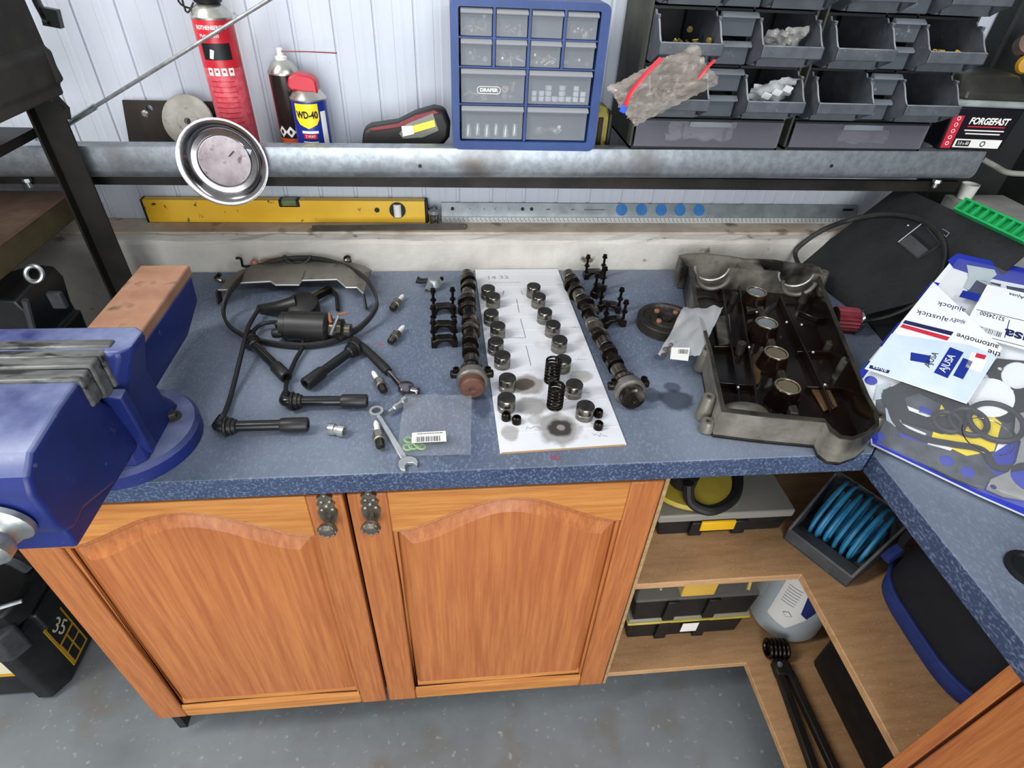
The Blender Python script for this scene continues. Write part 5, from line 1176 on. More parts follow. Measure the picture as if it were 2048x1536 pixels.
# end wall with two half-round camshaft pockets
A_, B_ = Vector((0.6654,0.5138,0.9500)), Vector((0.9583,0.4650,0.9500)); A_.z = B_.z = 0; ud = (B_-A_).normalized(); W_ = (B_-A_).length; vd = Vector((-ud.y, ud.x, 0))
def notch(c, r): return [(c - r*math.cos(PI*k/12), .058 - r*math.sin(PI*k/12)*.85) for k in range(13)]
pl = [(0, .004), (0, .058)] + notch(W_*.20, .036) + notch(W_*.80, .036) + [(W_, .058), (W_, .004)]
wl = MB().prism(pl, -.003, .003, O=A_+Vector((0, 0, TOPZ)), U=ud, V=(0, 0, 1)).build('inner_end_wall', 'cover_alu', vc, world=True, smooth=0)
nW = ud.cross(Vector((0, 0, 1)))
def end_pt(u, v_, z): q = A_ + ud*u + vd*v_; return (q.x, q.y, TOPZ+z)
top = [(-.004, .058), (.012, .064), (.045, .068), (.10, .066), (.14, .062), (.20, .064), (.25, .060), (W_-.01, .060), (W_+.006, .054)]
MB().prism([(-.006, .006)] + top + [(W_+.006, .006)], -.004, .004, O=A_+vd*.040+Vector((0, 0, TOPZ)), U=ud, V=(0, 0, 1)).build('outer_end_wall', 'cover_alu', vc, world=True, smooth=0)
q = [A_-ud*.004-vd*.002, B_+ud*.004-vd*.002, B_+ud*.004+vd*.043, A_-ud*.004+vd*.043]
MB().prism([(p.x, p.y) for p in q], TOPZ+.003, TOPZ+.014).build('end_floor', 'cover_alu', vc, world=True)
for u0 in (-.005, W_*.42, W_+.001):
    MB().prism([(u0, -.002), (u0+.006 if u0 < .1 or u0 > .2 else u0+.05, -.002), (u0+.006 if u0 < .1 or u0 > .2 else u0+.05, .042), (u0, .042)], TOPZ+.004, TOPZ+.056, O=(A_.x, A_.y, 0), U=ud, V=vd).build('end_web', 'cover_alu', vc, world=True, bevel=.002)
for c_ in (W_*.20, W_*.80):
    MB().tube([end_pt(c_-.036*math.cos(PI*k/14), -.004, .058-.036*.85*math.sin(PI*k/14)) for k in range(15)], .0022, 6).build('bore_edge', 'bright_edge', vc, world=True)
    m = MB().tube([end_pt(c_-.034*math.cos(PI*k/14), -.030, .052-.036*.85*math.sin(PI*k/14)) for k in range(15)], .0045, 8); m.build('bearing_saddle', 'cover_alu', vc, world=True)
# spark plug tubes
for k, p in enumerate(((0.7916,0.4195,0.9450),(0.7610,0.3035,0.9450),(0.7345,0.2073,0.9450),(0.7105,0.1148,0.9450))):
    MB().lathe([(.028, zf+.001-p[2]), (.0245, -.020), (.0225, -.010), (.0225, -.001), (.0215, 0), (.0175, 0), (.0168, -.002), (.0168, -.034), (0, -.034)], p, n=28).build('plug_tube', 'cover_inside', vc, world=True); MB().torus((p[0], p[1], p[2]-.0005), .0192, .0017, (0, 0, 1), 28, 8).build('tube_rim', 'liner_tan', vc, world=True)
    MB().lathe([(.0166, -.020), (.0166, -.0012)], p, n=28).build('tube_liner', 'liner_tan' if k > 1 else 'alu', vc, world=True)
# ribs, bosses and baffle
def at_floor(px, z): return Vector((*px, z))
for a_, c_ in ((((0.7869,0.4805),(0.6565,0.0925)),)[0], (((0.8595,0.4367),(0.7794,0.0809)),)[0], (((0.7621,0.5232),(0.6311,0.1031)),)[0]):
    MB().bar((*a_, zf+.010), (*c_, zf+.010), .004, .016).build('long_rib', 'cover_inside', vc, world=True, bevel=.001)
for a_, c_ in (((0.6501,0.2687),(0.7191,0.2664)),((0.6205,0.1628),(0.6786,0.1523)),((0.8033,0.2476),(0.8857,0.2448)),((0.7701,0.1458),(0.8509,0.1357)),((0.8786,0.3861),(0.9120,0.3473))):
    MB().bar((*a_, zf+.007), (*c_, zf+.007), .004, .010).build('cross_rib', 'cover_inside', vc, world=True, bevel=.001)
for px in ((0.7689,0.2907),(0.7213,0.1026),(0.6983,0.2600),(0.7577,0.4405),(0.8691,0.2544),(0.9140,0.4374)):
    MB().lathe([(.009, 0), (.008, .022), (.0065, .023), (.003, .022), (0, .020)], (*px, zf+.002), n=14).build('boss', 'cover_rim', vc, world=True)
for q, h_, mt in ((((0.7134,0.2429),(0.7447,0.2608),(0.6962,0.1656),(0.6760,0.1527)), .006, 'tan_varnish'), (((0.6892,0.3658),(0.7261,0.3798),(0.6895,0.2788),(0.6612,0.2716)), .010, 'cover_alu'), (((0.7788,0.1444),(0.8157,0.1566),(0.8025,0.0989),(0.7717,0.0878)), .005, 'tan_varnish'), (((0.7820,0.4415),(0.8106,0.4409),(0.7973,0.3913),(0.7651,0.3864)), .012, 'cover_rim')):
    MB().prism([(p[0], p[1]) for p in q], zf+.002, zf+.002+h_).build('baffle', mt, vc, world=True, bevel=.002)
for a_, c_ in (((0.8069,0.4395),(0.7817,0.3339)),((0.7777,0.3251),(0.7543,0.2344)),((0.7472,0.2193),(0.7295,0.1386)),((0.7244,0.1282),(0.7099,0.0712))):
    MB().bar((*a_, zf+.009), (*c_, zf+.009), .014, .018).build('tube_bridge', 'cover_rim', vc, world=True, bevel=.003)
# fixing lugs round the outside
for px, zt_ in zip(((0.6098,0.2191),(0.5678,0.0919),(0.8509,0.1781),(0.8200,0.0368),(0.9822,0.4987),(0.6767,0.5372)) + ((0.5628,0.0634),(0.7163,0.0299)), (.948,)*6 + (.922, .922)):
    hh = zt_-TOPZ-.004
    MB().lathe([(.0125, 0), (.0105, hh-.003), (.0092, hh), (.0042, hh), (.0042, hh-.008), (0, hh-.008)], (*px, TOPZ+.004), n=18).build('fixing_lug', 'cover_alu', vc, world=True)
for px in ((0.7099,0.2525),(0.6414,0.1387),(0.7776,0.3723),(0.8486,0.3243),(0.8240,0.2329),(0.7960,0.1392),(0.8737,0.2312),(0.8224,0.3341)):
    MB().ball((*px, zf+.019), .0026, 8, 6).build('rib_glint', 'bright_edge', vc, world=True)  # tiny bright balls added as highlights on the ribs and bosses
c_ = Vector((0.6192,0.0580,0.9300)); MB().ball((c_.x, c_.y+.012, .925), .040, 20, 10, (1.1, .6, .5)).build('end_dome', 'cover_alu', vc, world=True)
# ================================================================ pulley and bag of bolts
M('pulley_black', '#1d1b19', '#37332e', scale=18, rough=.55, metal=.3, c3='#55504a', s3=30, lo3=.62, hi3=.72)
pc = Vector((0.5894,0.3632,0.9200))
pu = thing('crank_pulley', 'dirty black ribbed pulley with copper bolt heads beside the valve cover', 'pulley', (pc.x, pc.y, TOPZ))
pr = [(.050, 0), (.060, .001)]
for k in range(5): pr += [(.0605, .002+.0035*k), (.0575, .0038+.0035*k)]
pr += [(.0605, .0195), (.059, .0215), (.050, .022), (.047, .018), (.036, .017), (.034, .021), (.020, .0215), (.018, .015), (.010, .015), (.009, .020), (0, .020)]
pr = [(a_*.95, c_) for a_, c_ in pr]
MB().lathe(pr, n=48).build('pulley_wheel', 'pulley_black', pu)
for k in range(4):
    a_ = .6+PI/2*k; MB().lathe([(.0055, 0), (.0055, .0045), (.004, .006), (0, .006)], (.026*math.cos(a_), .026*math.sin(a_), .0205), n=10).build('bolt_head', 'copper_rust', pu)
b2 = thing('bolt_bag', 'clear bag of bolts with a white label lying over the pulley', 'bag', (0.6043,0.2987,0.9000))
q = [Vector(p) for p in ((0.6148,0.3483,0.9550),(0.6739,0.3273,0.9680),(0.5827,0.1868,0.9350),(0.5355,0.2337,0.9320))]
film('bolt_film', '#cfd1d3', .34, .1)
cc = sum(q, Vector())/4; crumple('film', cc, q[1]-q[0], q[0]-q[3], .070, .145, .008, 'bolt_film', b2, 51, 18, .004)
lq = [Vector(p) for p in ((0.5496,0.2273,0.9460),(0.5823,0.2247,0.9460),(0.5672,0.1897,0.9440),(0.5375,0.1965,0.9440))]; label_plate(lq, 'paper_label', 'white_print', b2); barcode(lq, b2, .4, .9, .15, .5, 14, 9)
random.seed(9)
for p in (((0.5407,0.2313,0.9380),(0.5578,0.2432,0.9400)),((0.5317,0.2136,0.9380),(0.5457,0.2253,0.9400)),((0.5529,0.2417,0.9390),(0.5665,0.2508,0.9410))):
    a_, c_ = Vector(p[0]), Vector(p[1]); d = c_-a_; MB().lathe([(.005, 0), (.005, .004), (.0028, .0042), (.0028, d.length)], a_, d, 10).build('bolt', 'plug_steel', b2, world=True)
# ================================================================ red breather filter
M('filter_red', '#6a1e29', '#86303b', scale=30, rough=.6)
a_, c_ = Vector((0.9263,0.3431,0.9260)), Vector((0.9619,0.3366,0.9260)); ax_ = (c_-a_).normalized(); Lf = .042
bf = thing('breather_filter', 'small red pleated breather filter with chrome end beside the cover', 'filter', (a_.x, a_.y, TOPZ))
st = []
for k in range(40): r_ = .0250 if k % 2 else .0222; st.append((r_*math.cos(2*PI*k/40), r_*math.sin(2*PI*k/40)))
U_, V_, W2 = frame(ax_); MB().prism(st, 0, Lf, O=a_, U=U_, V=V_).build('pleats', 'filter_red', bf, world=True, smooth=0)
MB().lathe([(.0252, 0), (.0260, .002), (.0260, .006), (.024, .008), (0, .008)], a_+ax_*Lf, ax_, 28).build('end_cap', 'chrome', bf, world=True)
MB().lathe([(.012, -.014), (.012, -.004), (.020, -.002), (.024, .0), (0, 0)], a_, ax_, 24).build('hose_clamp', 'chrome', bf, world=True)
MB().box(a_+Vector((-.008, -.012, .004)), (.008, .006, .010)).build('clamp_screw', 'chrome', bf, world=True)

# ================================================================ black welding shield, belt, green strip in the corner
M('shield_black', '#17181a', '#222426', scale=12, rough=.55, bump=.15, bscale=120); M('shield_grey', '#2b2d2e', '#3a3c3c', scale=10, rough=.7); M('dark_glass', '#3f4145', '#55524f', scale=14, rough=.25)
Nm = Vector((-0.7766,-0.0865,0.6240))
ws = thing('welding_shield', 'matt black welding hand shield with a small window propped in the corner', 'shield', (1.0164,0.3818,0.9060))
q = [Vector(p) for p in ((0.9957,0.6105,0.9120),(1.1492,0.5980,1.1014),(1.1903,0.2819,1.1087),(1.1405,0.2705,1.0451),(1.0164,0.3818,0.9060),(1.0038,0.4821,0.9043))]
m = MB(); n = len(q); m.add([p for p in q] + [p-Nm*.003 for p in q], [tuple(reversed(range(n))), tuple(range(n, 2*n))] + [(k, (k+1) % n, n+(k+1) % n, n+k) for k in range(n)]); m.build('shield_panel', 'shield_black', ws, world=True, smooth=0)
q = [Vector(p) for p in ((1.1013,0.4775,1.0266),(1.1356,0.4779,1.0694),(1.1318,0.4044,1.0544),(1.1048,0.4116,1.0218))]
m = MB().tube(q, .0025, 6, True); m.build('window_frame', 'shield_grey', ws, world=True)
q = [Vector(p) for p in ((1.1015,0.4746,1.0268),(1.1179,0.4722,1.0468),(1.1192,0.4120,1.0401),(1.1054,0.4134,1.0231))]; label_plate(q, 'window_glass', 'dark_glass', ws)
q = [Vector(p) for p in ((1.1168,0.4735,1.0462),(1.1210,0.4739,1.0515),(1.1229,0.4087,1.0449),(1.1185,0.4107,1.0397))]; label_plate(q, 'window_slot', 'black_print', ws)
MB().tube(((1.1000,0.4748,1.0278),(1.1335,0.4750,1.0695)), .0012, 6).build('bright_lip', 'alu', ws, world=True)
MB().tube(((1.1432,0.4319,1.0756),(1.1447,0.4144,1.0751),(1.1396,0.4110,1.0682),(1.1397,0.4178,1.0693)), .001, 6).build('wire_clip', 'alu', ws, world=True)
MB().ball((1.1224,0.4953,1.0553), .0022, 8, 6).build('rivet', 'bright_edge', ws, world=True)
bt = ((0.9538,0.5274,0.9300),(0.9604,0.5900,0.9455),(0.9768,0.5920,0.9755),(1.0126,0.5940,1.0037),(1.0728,0.6059,1.0201),(1.1038,0.5626,1.0512),(1.1244,0.5107,1.0695),(1.1332,0.4569,1.0731),(1.1307,0.4048,1.0627),(1.1177,0.3664,1.0413),(1.0969,0.3380,1.0114),(1.0682,0.3237,0.9737),(1.0419,0.3314,0.9420),(1.0163,0.3487,0.9173),(0.9732,0.3544,0.9120))
o = MB().tube(smooth_path(bt, 5), .0055, 8, flat=(1, .7)).build('belt_loop', 'belt_black'); tag(o, 'black rubber belt loop draped across the welding shield', 'belt')
q = ((1.0243,0.3756),(1.0114,0.2820),(1.2494,0.4518),(1.2770,0.5426))
o = MB().prism([(p[0], p[1]) for p in q], TOPZ+.0005, TOPZ+.004).build('black_sheet', 'shield_black'); tag(o, 'flat black sheet on the worktop below the welding shield', 'sheet')
# storage box behind the shield carrying the green strip and cup
M('box_grey', '#7d7d78', '#94948e', scale=18, rough=.8); M('green_plastic', '#1f9a55', '#27ad62', scale=20, rough=.35)
o = MB().bx(1.262, 1.405, .36, .595, TOPZ+.0005, 1.085).build('carton', 'box_grey', bevel=.003); tag(o, 'grey carton in the corner behind the welding shield', 'box')
gs = thing('green_strip', 'bright green plastic comb strip on the shield at the right edge', 'plastic strip', (1.1856,0.3864,1.1237))
a_, c_ = Vector((1.1708,0.4469,1.1169)), Vector((1.1897,0.2923,1.1189)); dd = (c_-a_); Lg = dd.length; dd.normalize(); cr_ = Nm.cross(dd).normalized()
a_ = a_ + Nm*.004
for s_ in (-1, 1): MB().bar(a_+cr_*.012*s_, a_+dd*Lg+cr_*.012*s_, .004, .016, ref=Nm).build('side_rail', 'green_plastic', gs, world=True, bevel=.001)
MB().bar(a_-Nm*.006, a_+dd*Lg-Nm*.006, .026, .003, ref=Nm).build('strip_base', 'green_plastic', gs, world=True)
for k in range(9): p = a_+dd*(Lg*(k+.15)/8.6); MB().bar(p-cr_*.012, p+cr_*.012, .004, .015, ref=Nm).build('cross_bar', 'green_plastic', gs, world=True)
cu = Vector((1.2806,0.5700,1.0683))
o = thing('paper_cup', 'small white cup behind the green strip', 'cup', (cu.x+.01, .572, 1.0855))
MB().lathe([(.014, 0), (.017, .030), (.0175, .031), (.016, .031), (.013, .002), (0, .002)], n=24).build('cup', 'white_plastic', o)

# ================================================================ gasket set in its printed pack
PO, PU, PV, PN = Vector((0.7977,0.0282,0.9060)), Vector((0.6681,-0.7441,0.0000)), Vector((0.7030,0.6311,0.3279)), Vector((-0.2440,-0.2191,0.9447))
pk = thing('gasket_pack', 'shrink-wrapped engine gasket set on blue and white card', 'gasket set', PO)
pk.rotation_euler = Matrix((PU, PV, PN)).transposed().to_euler()
M('pack_blue', '#23309a', '#2c3aa8', scale=8, rough=.25); M('pack_white', '#e4e7ea', rough=.3); M('pack_yellow', '#e8cf1e', rough=.3); M('gasket_black', '#17181b', '#26272b', scale=40, rough=.45); M('gasket_grey', '#8f8f8c', '#a3a29e', scale=40, rough=.4, metal=.4); M('gasket_pale', '#b7c5cb', '#c6d1d6', scale=30, rough=.4, metal=.2); M('flyer_blue', '#b9cce8', '#d5deea', scale=9, rough=.4); M('navy', '#1c2450', rough=.4)
M('wrap_dark_grey', '#2f3238', '#53575f', scale=30, rough=.3)  # dark grey of the wrap and of the parts seen through it
def P2(z): return Matrix.Translation((0, 0, z))
card = ((0.0202,-0.0000),(0.0101,0.0172),(-0.0127,0.0426),(-0.0501,0.1158),(-0.0232,0.4758),(0.1178,0.4930),(0.2072,0.2308),(0.2545,0.0047),(0.1660,-0.0000))
plate('pack_card', [card], .004, 'pack_white', pk, P2(0))
def ribbon(pts, w, z, mat, name, t=.0008): MB().tube(smooth_path([(p[0], p[1], z) for p in pts], 6), w/2, 6, flat=(1, .2) if False else None).build(name, mat, pk)
def flatstrip(pts, w, z, mat, name, t=.0008, closed=False):
    P_ = smooth_path([(p[0], p[1], 0) for p in pts], 6, closed); L_, R_ = [], []
    k = len(P_)
    for i, p in enumerate(P_):
        d = (P_[(i+1) % k]-P_[i-1]) if closed else (P_[min(i+1, k-1)]-P_[max(i-1, 0)]); d.normalize(); nn = Vector((-d.y, d.x, 0)); L_.append((p+nn*w/2)[:2]); R_.append((p-nn*w/2)[:2])
    loops = [L_, R_] if closed else [L_ + list(reversed(R_))]
    return plate(name, loops, t, mat, pk, P2(z))
plate('dark_backing', [((-0.0082,0.0836),(-0.0057,0.1157),(0.0801,0.1440),(0.1689,0.1621),(0.2085,0.1553),(0.2459,0.0161),(0.1655,0.0074),(0.0612,0.0023),(0.0229,0.0041))], .0003, 'wrap_dark_grey', pk, P2(.004))
for q in (((0.0342,0.0949),(0.0754,0.0969),(0.0765,0.0841),(0.0353,0.0805)),((0.0320,0.0587),(0.0745,0.0605),(0.0749,0.0498),(0.0326,0.0478)),((0.1576,0.1032),(0.1785,0.1076),(0.1819,0.0791),(0.1595,0.0763)),((0.0820,0.0494),(0.1144,0.0640),(0.1107,0.0454),(0.0830,0.0372))): plate('white_print', [q], .0003, 'pack_white', pk, P2(.0044))
for q in (((0.0428,0.0404),(0.0737,0.0435),(0.1018,0.0421),(0.0939,0.0259),(0.0575,0.0211)),((0.0494,0.1053),(0.0645,0.1076),(0.0702,0.0956),(0.0521,0.0922))): plate('blue_print', [q], .0003, 'pack_blue', pk, P2(.0044))
# printed blue borders
plate('blue_print', [((0.0208,0.0004),(0.0125,0.0167),(0.0579,0.0106),(0.1106,0.0171),(0.1591,0.0273),(0.1843,0.0262),(0.2490,0.0257),(0.2545,0.0047),(0.1660,-0.0000))], .0004, 'pack_blue', pk, P2(.004))
for q in (((-0.0514,0.1150),(-0.0482,0.1518),(-0.0391,0.1513),(-0.0401,0.1111)),((-0.0469,0.1923),(-0.0420,0.2584),(-0.0317,0.2592),(-0.0373,0.1905)),((-0.0378,0.3296),(-0.0333,0.3829),(-0.0206,0.3844),(-0.0251,0.3286)),((-0.0308,0.4492),(-0.0232,0.4758),(0.1178,0.4930),(0.1288,0.4520),(0.0584,0.4388),(0.0094,0.4323),(-0.0153,0.4332))):
    plate('blue_print', [q], .0004, 'pack_blue', pk, P2(.004))
for q in (((0.0202,0.4236),(0.0610,0.4301),(0.0651,0.3922),(0.0225,0.3807)),((0.0686,0.4302),(0.1304,0.4459),(0.1416,0.4044),(0.0876,0.3918))): plate('navy_print', [q], .0004, 'navy', pk, P2(.004))
plate('yellow_print', [((0.0726,0.1248),(0.1197,0.1503),(0.1507,0.1362),(0.1576,0.0822),(0.1314,0.0529),(0.0832,0.0557))], .0004, 'pack_yellow', pk, P2(.0045))
plate('blue_print', [((0.1746,0.1207),(0.2156,0.1290),(0.2355,0.0547),(0.2053,0.0369),(0.1565,0.0454),(0.1551,0.0700))], .0004, 'pack_blue', pk, P2(.0045))
# gaskets
h1, h2, h3, h4 = ((0.1238,0.1738),(0.1402,0.2379),(0.1414,0.2044),(0.1174,0.2384))
plate('head_gasket', [((0.0999,0.2231),(0.1071,0.2563),(0.1493,0.2766),(0.1861,0.2627),(0.2113,0.1679),(0.1695,0.1602),(0.1561,0.1399),(0.1321,0.1431),(0.1240,0.1263),(0.1097,0.1389),(0.1086,0.1634),(0.1192,0.2059)), circ(*h2, .020, 24, .030), circ(*h3, .005, 12), circ(*h4, .004, 12)], .0016, 'gasket_black', pk, P2(.005))
plate('head_gasket_window', [circ(*h1, .030, 24, .040)], .0006, 'pack_white', pk, P2(.0068))
flatstrip(((0.0748,0.1700),(0.0316,0.1372),(0.0031,0.1033),(0.0113,0.0827),(0.0353,0.0690),(0.0753,0.0777),(0.0988,0.0998)), .014, .0062, 'gasket_black', 'cover_gasket', .003)
flatstrip(((-0.0018,0.1060),(0.0338,0.0542),(0.0721,0.0479),(0.1090,0.0601),(0.1445,0.0728),(0.1693,0.0548),(0.2036,0.0848),(0.2263,0.1113)), .010, .0055, 'gasket_black', 'cover_gasket', .003)
for c_, r_ in (((0.1132,0.1099),0.0240),((0.1426,0.1305),0.0340),((0.0905,0.0939),0.0180)):
    MB().torus((c_[0], c_[1], .009), r_, .0045, (0, 0, 1), 36, 8).build('ring_seal', 'gasket_black', pk)
c_ = (0.1419,0.0953); MB().torus((c_[0], c_[1], .014), .0335, .0008, (.05, .1, 1), 40, 6).build('wire_ring', 'chrome', pk)
plate('pale_gasket', [((-0.0004,0.4496),(0.0408,0.4583),(0.0480,0.4475),(0.0407,0.4209),(0.0640,0.4203),(0.0672,0.4149),(0.0595,0.4103),(0.0432,0.4254),(0.0256,0.4193),(0.0238,0.3888),(0.0151,0.3909),(0.0135,0.4197))], .0012, 'gasket_pale', pk, P2(.0055))
plate('pale_gasket', [((-0.0167,0.1082),(-0.0027,0.1238),(0.0039,0.0918),(-0.0093,0.0769))], .0012, 'gasket_pale', pk, P2(.0055)); plate('pale_gasket', [((0.0101,0.0724),(0.0272,0.0749),(0.0395,0.0583),(0.0365,0.0471),(0.0204,0.0506))], .0012, 'gasket_pale', pk, P2(.0055))
gq = ((0.1601,0.1592),(0.1770,0.1787),(0.2065,0.1860),(0.2403,0.0582),(0.2206,0.0246),(0.1891,0.0105),(0.1680,0.0092),(0.1680,0.0289),(0.1820,0.0540),(0.1847,0.0761),(0.1798,0.1138),(0.1678,0.1265)); plate('exhaust_gasket', [gq, circ(*(0.2079,0.0612), .025, 24), circ(*(0.1783,0.1318), .005, 12), circ(*(0.1743,0.0188), .004, 12)], .0016, 'gasket_grey', pk, P2(.0085))
for p_ in ((0.1130,0.0292),(0.1415,0.0264),(0.0227,0.0172),(-0.0281,0.1129)): MB().lathe([(.009, 0), (.009, .0012), (.004, .0014), (0, .0014)], (p_[0], p_[1], .005), n=18).build('washer', 'pack_blue', pk)
plate('sump_gasket', [((-0.0055,0.0999),(0.0099,0.1348),(0.0414,0.1511),(0.0871,0.1546),(0.1149,0.1334),(0.1152,0.0915),(0.0917,0.0705),(0.0452,0.0623),(0.0161,0.0707)), ((0.0247,0.1061),(0.0389,0.1277),(0.0726,0.1248),(0.0885,0.1095),(0.0641,0.0890),(0.0395,0.0869))], .0012, 'gasket_black', pk, P2(.0048))
plate('grey_backing', [((0.0173,0.0178),(0.0490,0.0337),(0.1003,0.0464),(0.1499,0.0560),(0.1693,0.0447),(0.1655,0.0074),(0.1287,0.0029),(0.0737,0.0061),(0.0343,0.0067))], .0004, 'wrap_dark_grey', pk, P2(.0052))
# clear wrap over everything, with creases
film('wrap_film', '#d5d9e0', .10, .06)
wq = ((0.0259,0.0040),(-0.0355,0.1079),(-0.0173,0.4633),(0.1142,0.4792),(0.1965,0.2235),(0.2402,0.0163),(0.1629,0.0055))
m = MB(); random.seed(4); cw = Vector((sum(p[0] for p in wq)/7, sum(p[1] for p in wq)/7)); rings = []
for t_, z_ in ((1, .0045), (.93, .013), (.7, .0165), (.4, .016), (.15, .0165)):
    rr = []
    for i in range(42):
        s_ = i/6; a_, c2 = Vector(wq[int(s_) % 7]), Vector(wq[(int(s_)+1) % 7]); p = a_.lerp(c2, s_-int(s_)); p = cw.lerp(p, t_); rr.append((p.x, p.y, z_+random.gauss(0, .0010 if t_ < 1 else 0)))
    rings.append(rr)
for j, rr in enumerate(rings): m.v += rr
for j in range(4):
    for i in range(42): m.f.append((j*42+i, j*42+(i+1) % 42, (j+1)*42+(i+1) % 42, (j+1)*42+i))
m.f.append(tuple(4*42+i for i in range(42))); m.build('clear_wrap', 'wrap_film', pk, smooth=60)
def PT(px, z, ang=PI):   # matrix for lettering printed on the pack, turned round to face the wall
    return Matrix.Translation((px[0], px[1], z)) @ Matrix.Rotation(ang, 4, 'Z')
# leaflet lying on top of the pack
fl = thing('leaflet', 'white and blue printed leaflet lying upside down on the gasket pack', 'leaflet', PO + PN*.001); fl.rotation_euler = pk.rotation_euler
fq = ((-0.0298,0.3640),(-0.0447,0.1182),(0.0996,0.1319),(0.1056,0.2679))
plate('sheet', [fq], .0006, 'pack_white', fl, P2(.0185))
plate('photo_print', [((-0.0400,0.2116),(-0.0438,0.1200),(0.0985,0.1334),(0.1049,0.2474),(0.0660,0.2497))], .0002, 'flyer_blue', fl, P2(.0192))
ang = PI + math.atan2(fq[2][1]-fq[1][1], fq[2][0]-fq[1][0])
plate('red_bar', [((-0.0338,0.2414),(0.0351,0.2505),(0.0347,0.2410),(-0.0345,0.2327))], .0002, 'tub_red', fl, P2(.0194)); plate('blue_bar', [((-0.0340,0.2523),(0.0364,0.2645),(0.0359,0.2549),(-0.0347,0.2436))], .0002, 'navy', fl, P2(.0194)); plate('blue_bar', [((0.0161,0.3667),(0.0430,0.3702),(0.0439,0.3510),(0.0162,0.3481))], .0002, 'wd_blue', fl, P2(.0194))
text('ajulock', .016, 'navy', fl, PT((0.0145,0.3188), .0192, ang), width=0.0419); text('ajustick', .016, 'navy', fl, PT((-0.0028,0.2830), .0192, ang), width=0.0477); text('ajusEV', .014, 'navy', fl, PT((0.0330,0.2919), .0192, ang), width=0.0214)
text('automotive', .0165, 'black_print', fl, PT((0.0711,0.2633), .0194, ang), width=0.0583); text('the', .0165, 'black_print', fl, PT((0.0988,0.2509), .0194, ang), width=0.0172)
plate('logo_box', [((-0.0407,0.1298),(-0.0119,0.1350),(-0.0120,0.1275),(-0.0401,0.1225))], .0002, 'navy', fl, P2(.0194)); text('ajusa', .011, 'pack_white', fl, PT((-0.0261,0.1293), .0197, ang))
for (a_, c_), mt, w_ in zip((((0.0517,0.1653),(0.0529,0.2296)),((0.0731,0.1748),(0.0730,0.2177)),((0.0856,0.2014),(0.0833,0.2369)),((0.0019,0.1796),(0.0279,0.1879))), ('wd_blue', 'wd_blue', 'pack_white', 'wd_blue'), (.020, .014, .022, .018)):
    flatstrip_parent = fl
    d = Vector(c_)-Vector(a_); nn = Vector((-d.y, d.x)).normalized()*w_/2; A2, C2 = Vector(a_), Vector(c_)
    plate('product_print', [[A2+nn, C2+nn, C2-nn, A2-nn]], .0002, mt, fl, P2(.0194))
text('AJUSA', .015, 'pack_white', fl, PT((0.0510,0.1944), .0197, math.atan2(*(lambda d: (d[1], d[0]))([a-b for a, b in zip((0.0529,0.2296), (0.0517,0.1653))]))))
plate('red_cap_print', [((0.0787,0.2377),(0.0917,0.2399),(0.0919,0.2302),(0.0791,0.2279))], .0002, 'tub_red', fl, P2(.0197)); text('AJUSA', .013, 'black_print', fl, PT((0.0298,0.1891), .0197, math.atan2(*(lambda d: (d[1], d[0]))([a-b for a, b in zip((0.0297,0.2145), (0.0286,0.1696))]))))
# part-number label
lb = thing('part_label', 'white part number label with barcode on the gasket pack', 'label', PO); lb.rotation_euler = pk.rotation_euler
lqq = ((0.0430,0.4018),(0.0446,0.2804),(0.0506,0.2736),(0.1794,0.2880),(0.1654,0.4192))
plate('label_sheet', [lqq], .0006, 'pack_white', lb, P2(.0180))
text('52124500', .013, 'black_print', lb, PT((0.0721,0.3313), .0188, ang), width=0.0344); text('ajusa', .030, 'navy', lb, PT((0.1269,0.3070), .0188, ang), bold=.0008); text('Ajusa', .010, 'black_print', lb, PT((0.0878,0.3961), .0188, ang))
for a_, c_ in (((0.0479,0.3340),(0.1559,0.3513)),((0.0467,0.2764),(0.1646,0.2940)),((0.0957,0.3354),(0.1014,0.2932))):
    d = Vector(c_)-Vector(a_); nn = Vector((-d.y, d.x)).normalized()*.0006; A2, C2 = Vector(a_), Vector(c_); plate('rule_line', [[A2+nn, C2+nn, C2-nn, A2-nn]], .0002, 'navy', lb, P2(.0186))
bq = [Vector((*p, .0186)) for p in ((0.0533,0.2993),(0.0963,0.3028),(0.0972,0.2905),(0.0545,0.2867))]
m = MB(); random.seed(3); u = .02
while u < .98:
    w_ = random.uniform(.01, .035); m.quad(bq[0].lerp(bq[1], u), bq[0].lerp(bq[1], u+w_), bq[3].lerp(bq[2], u+w_), bq[3].lerp(bq[2], u)); u += w_ + random.uniform(.01, .03)
o = m.build('barcode', 'black_print', lb, smooth=0); o['kind'] = 'stuff'
o = MB().lathe([(.030, 0), (.030, .004), (.024, .005), (.022, .001), (0, .001)], (.893, -.212, TOPZ), n=24).build('cable_grommet', 'black_print'); tag(o, 'round black grommet in the right worktop at the picture edge', 'grommet')

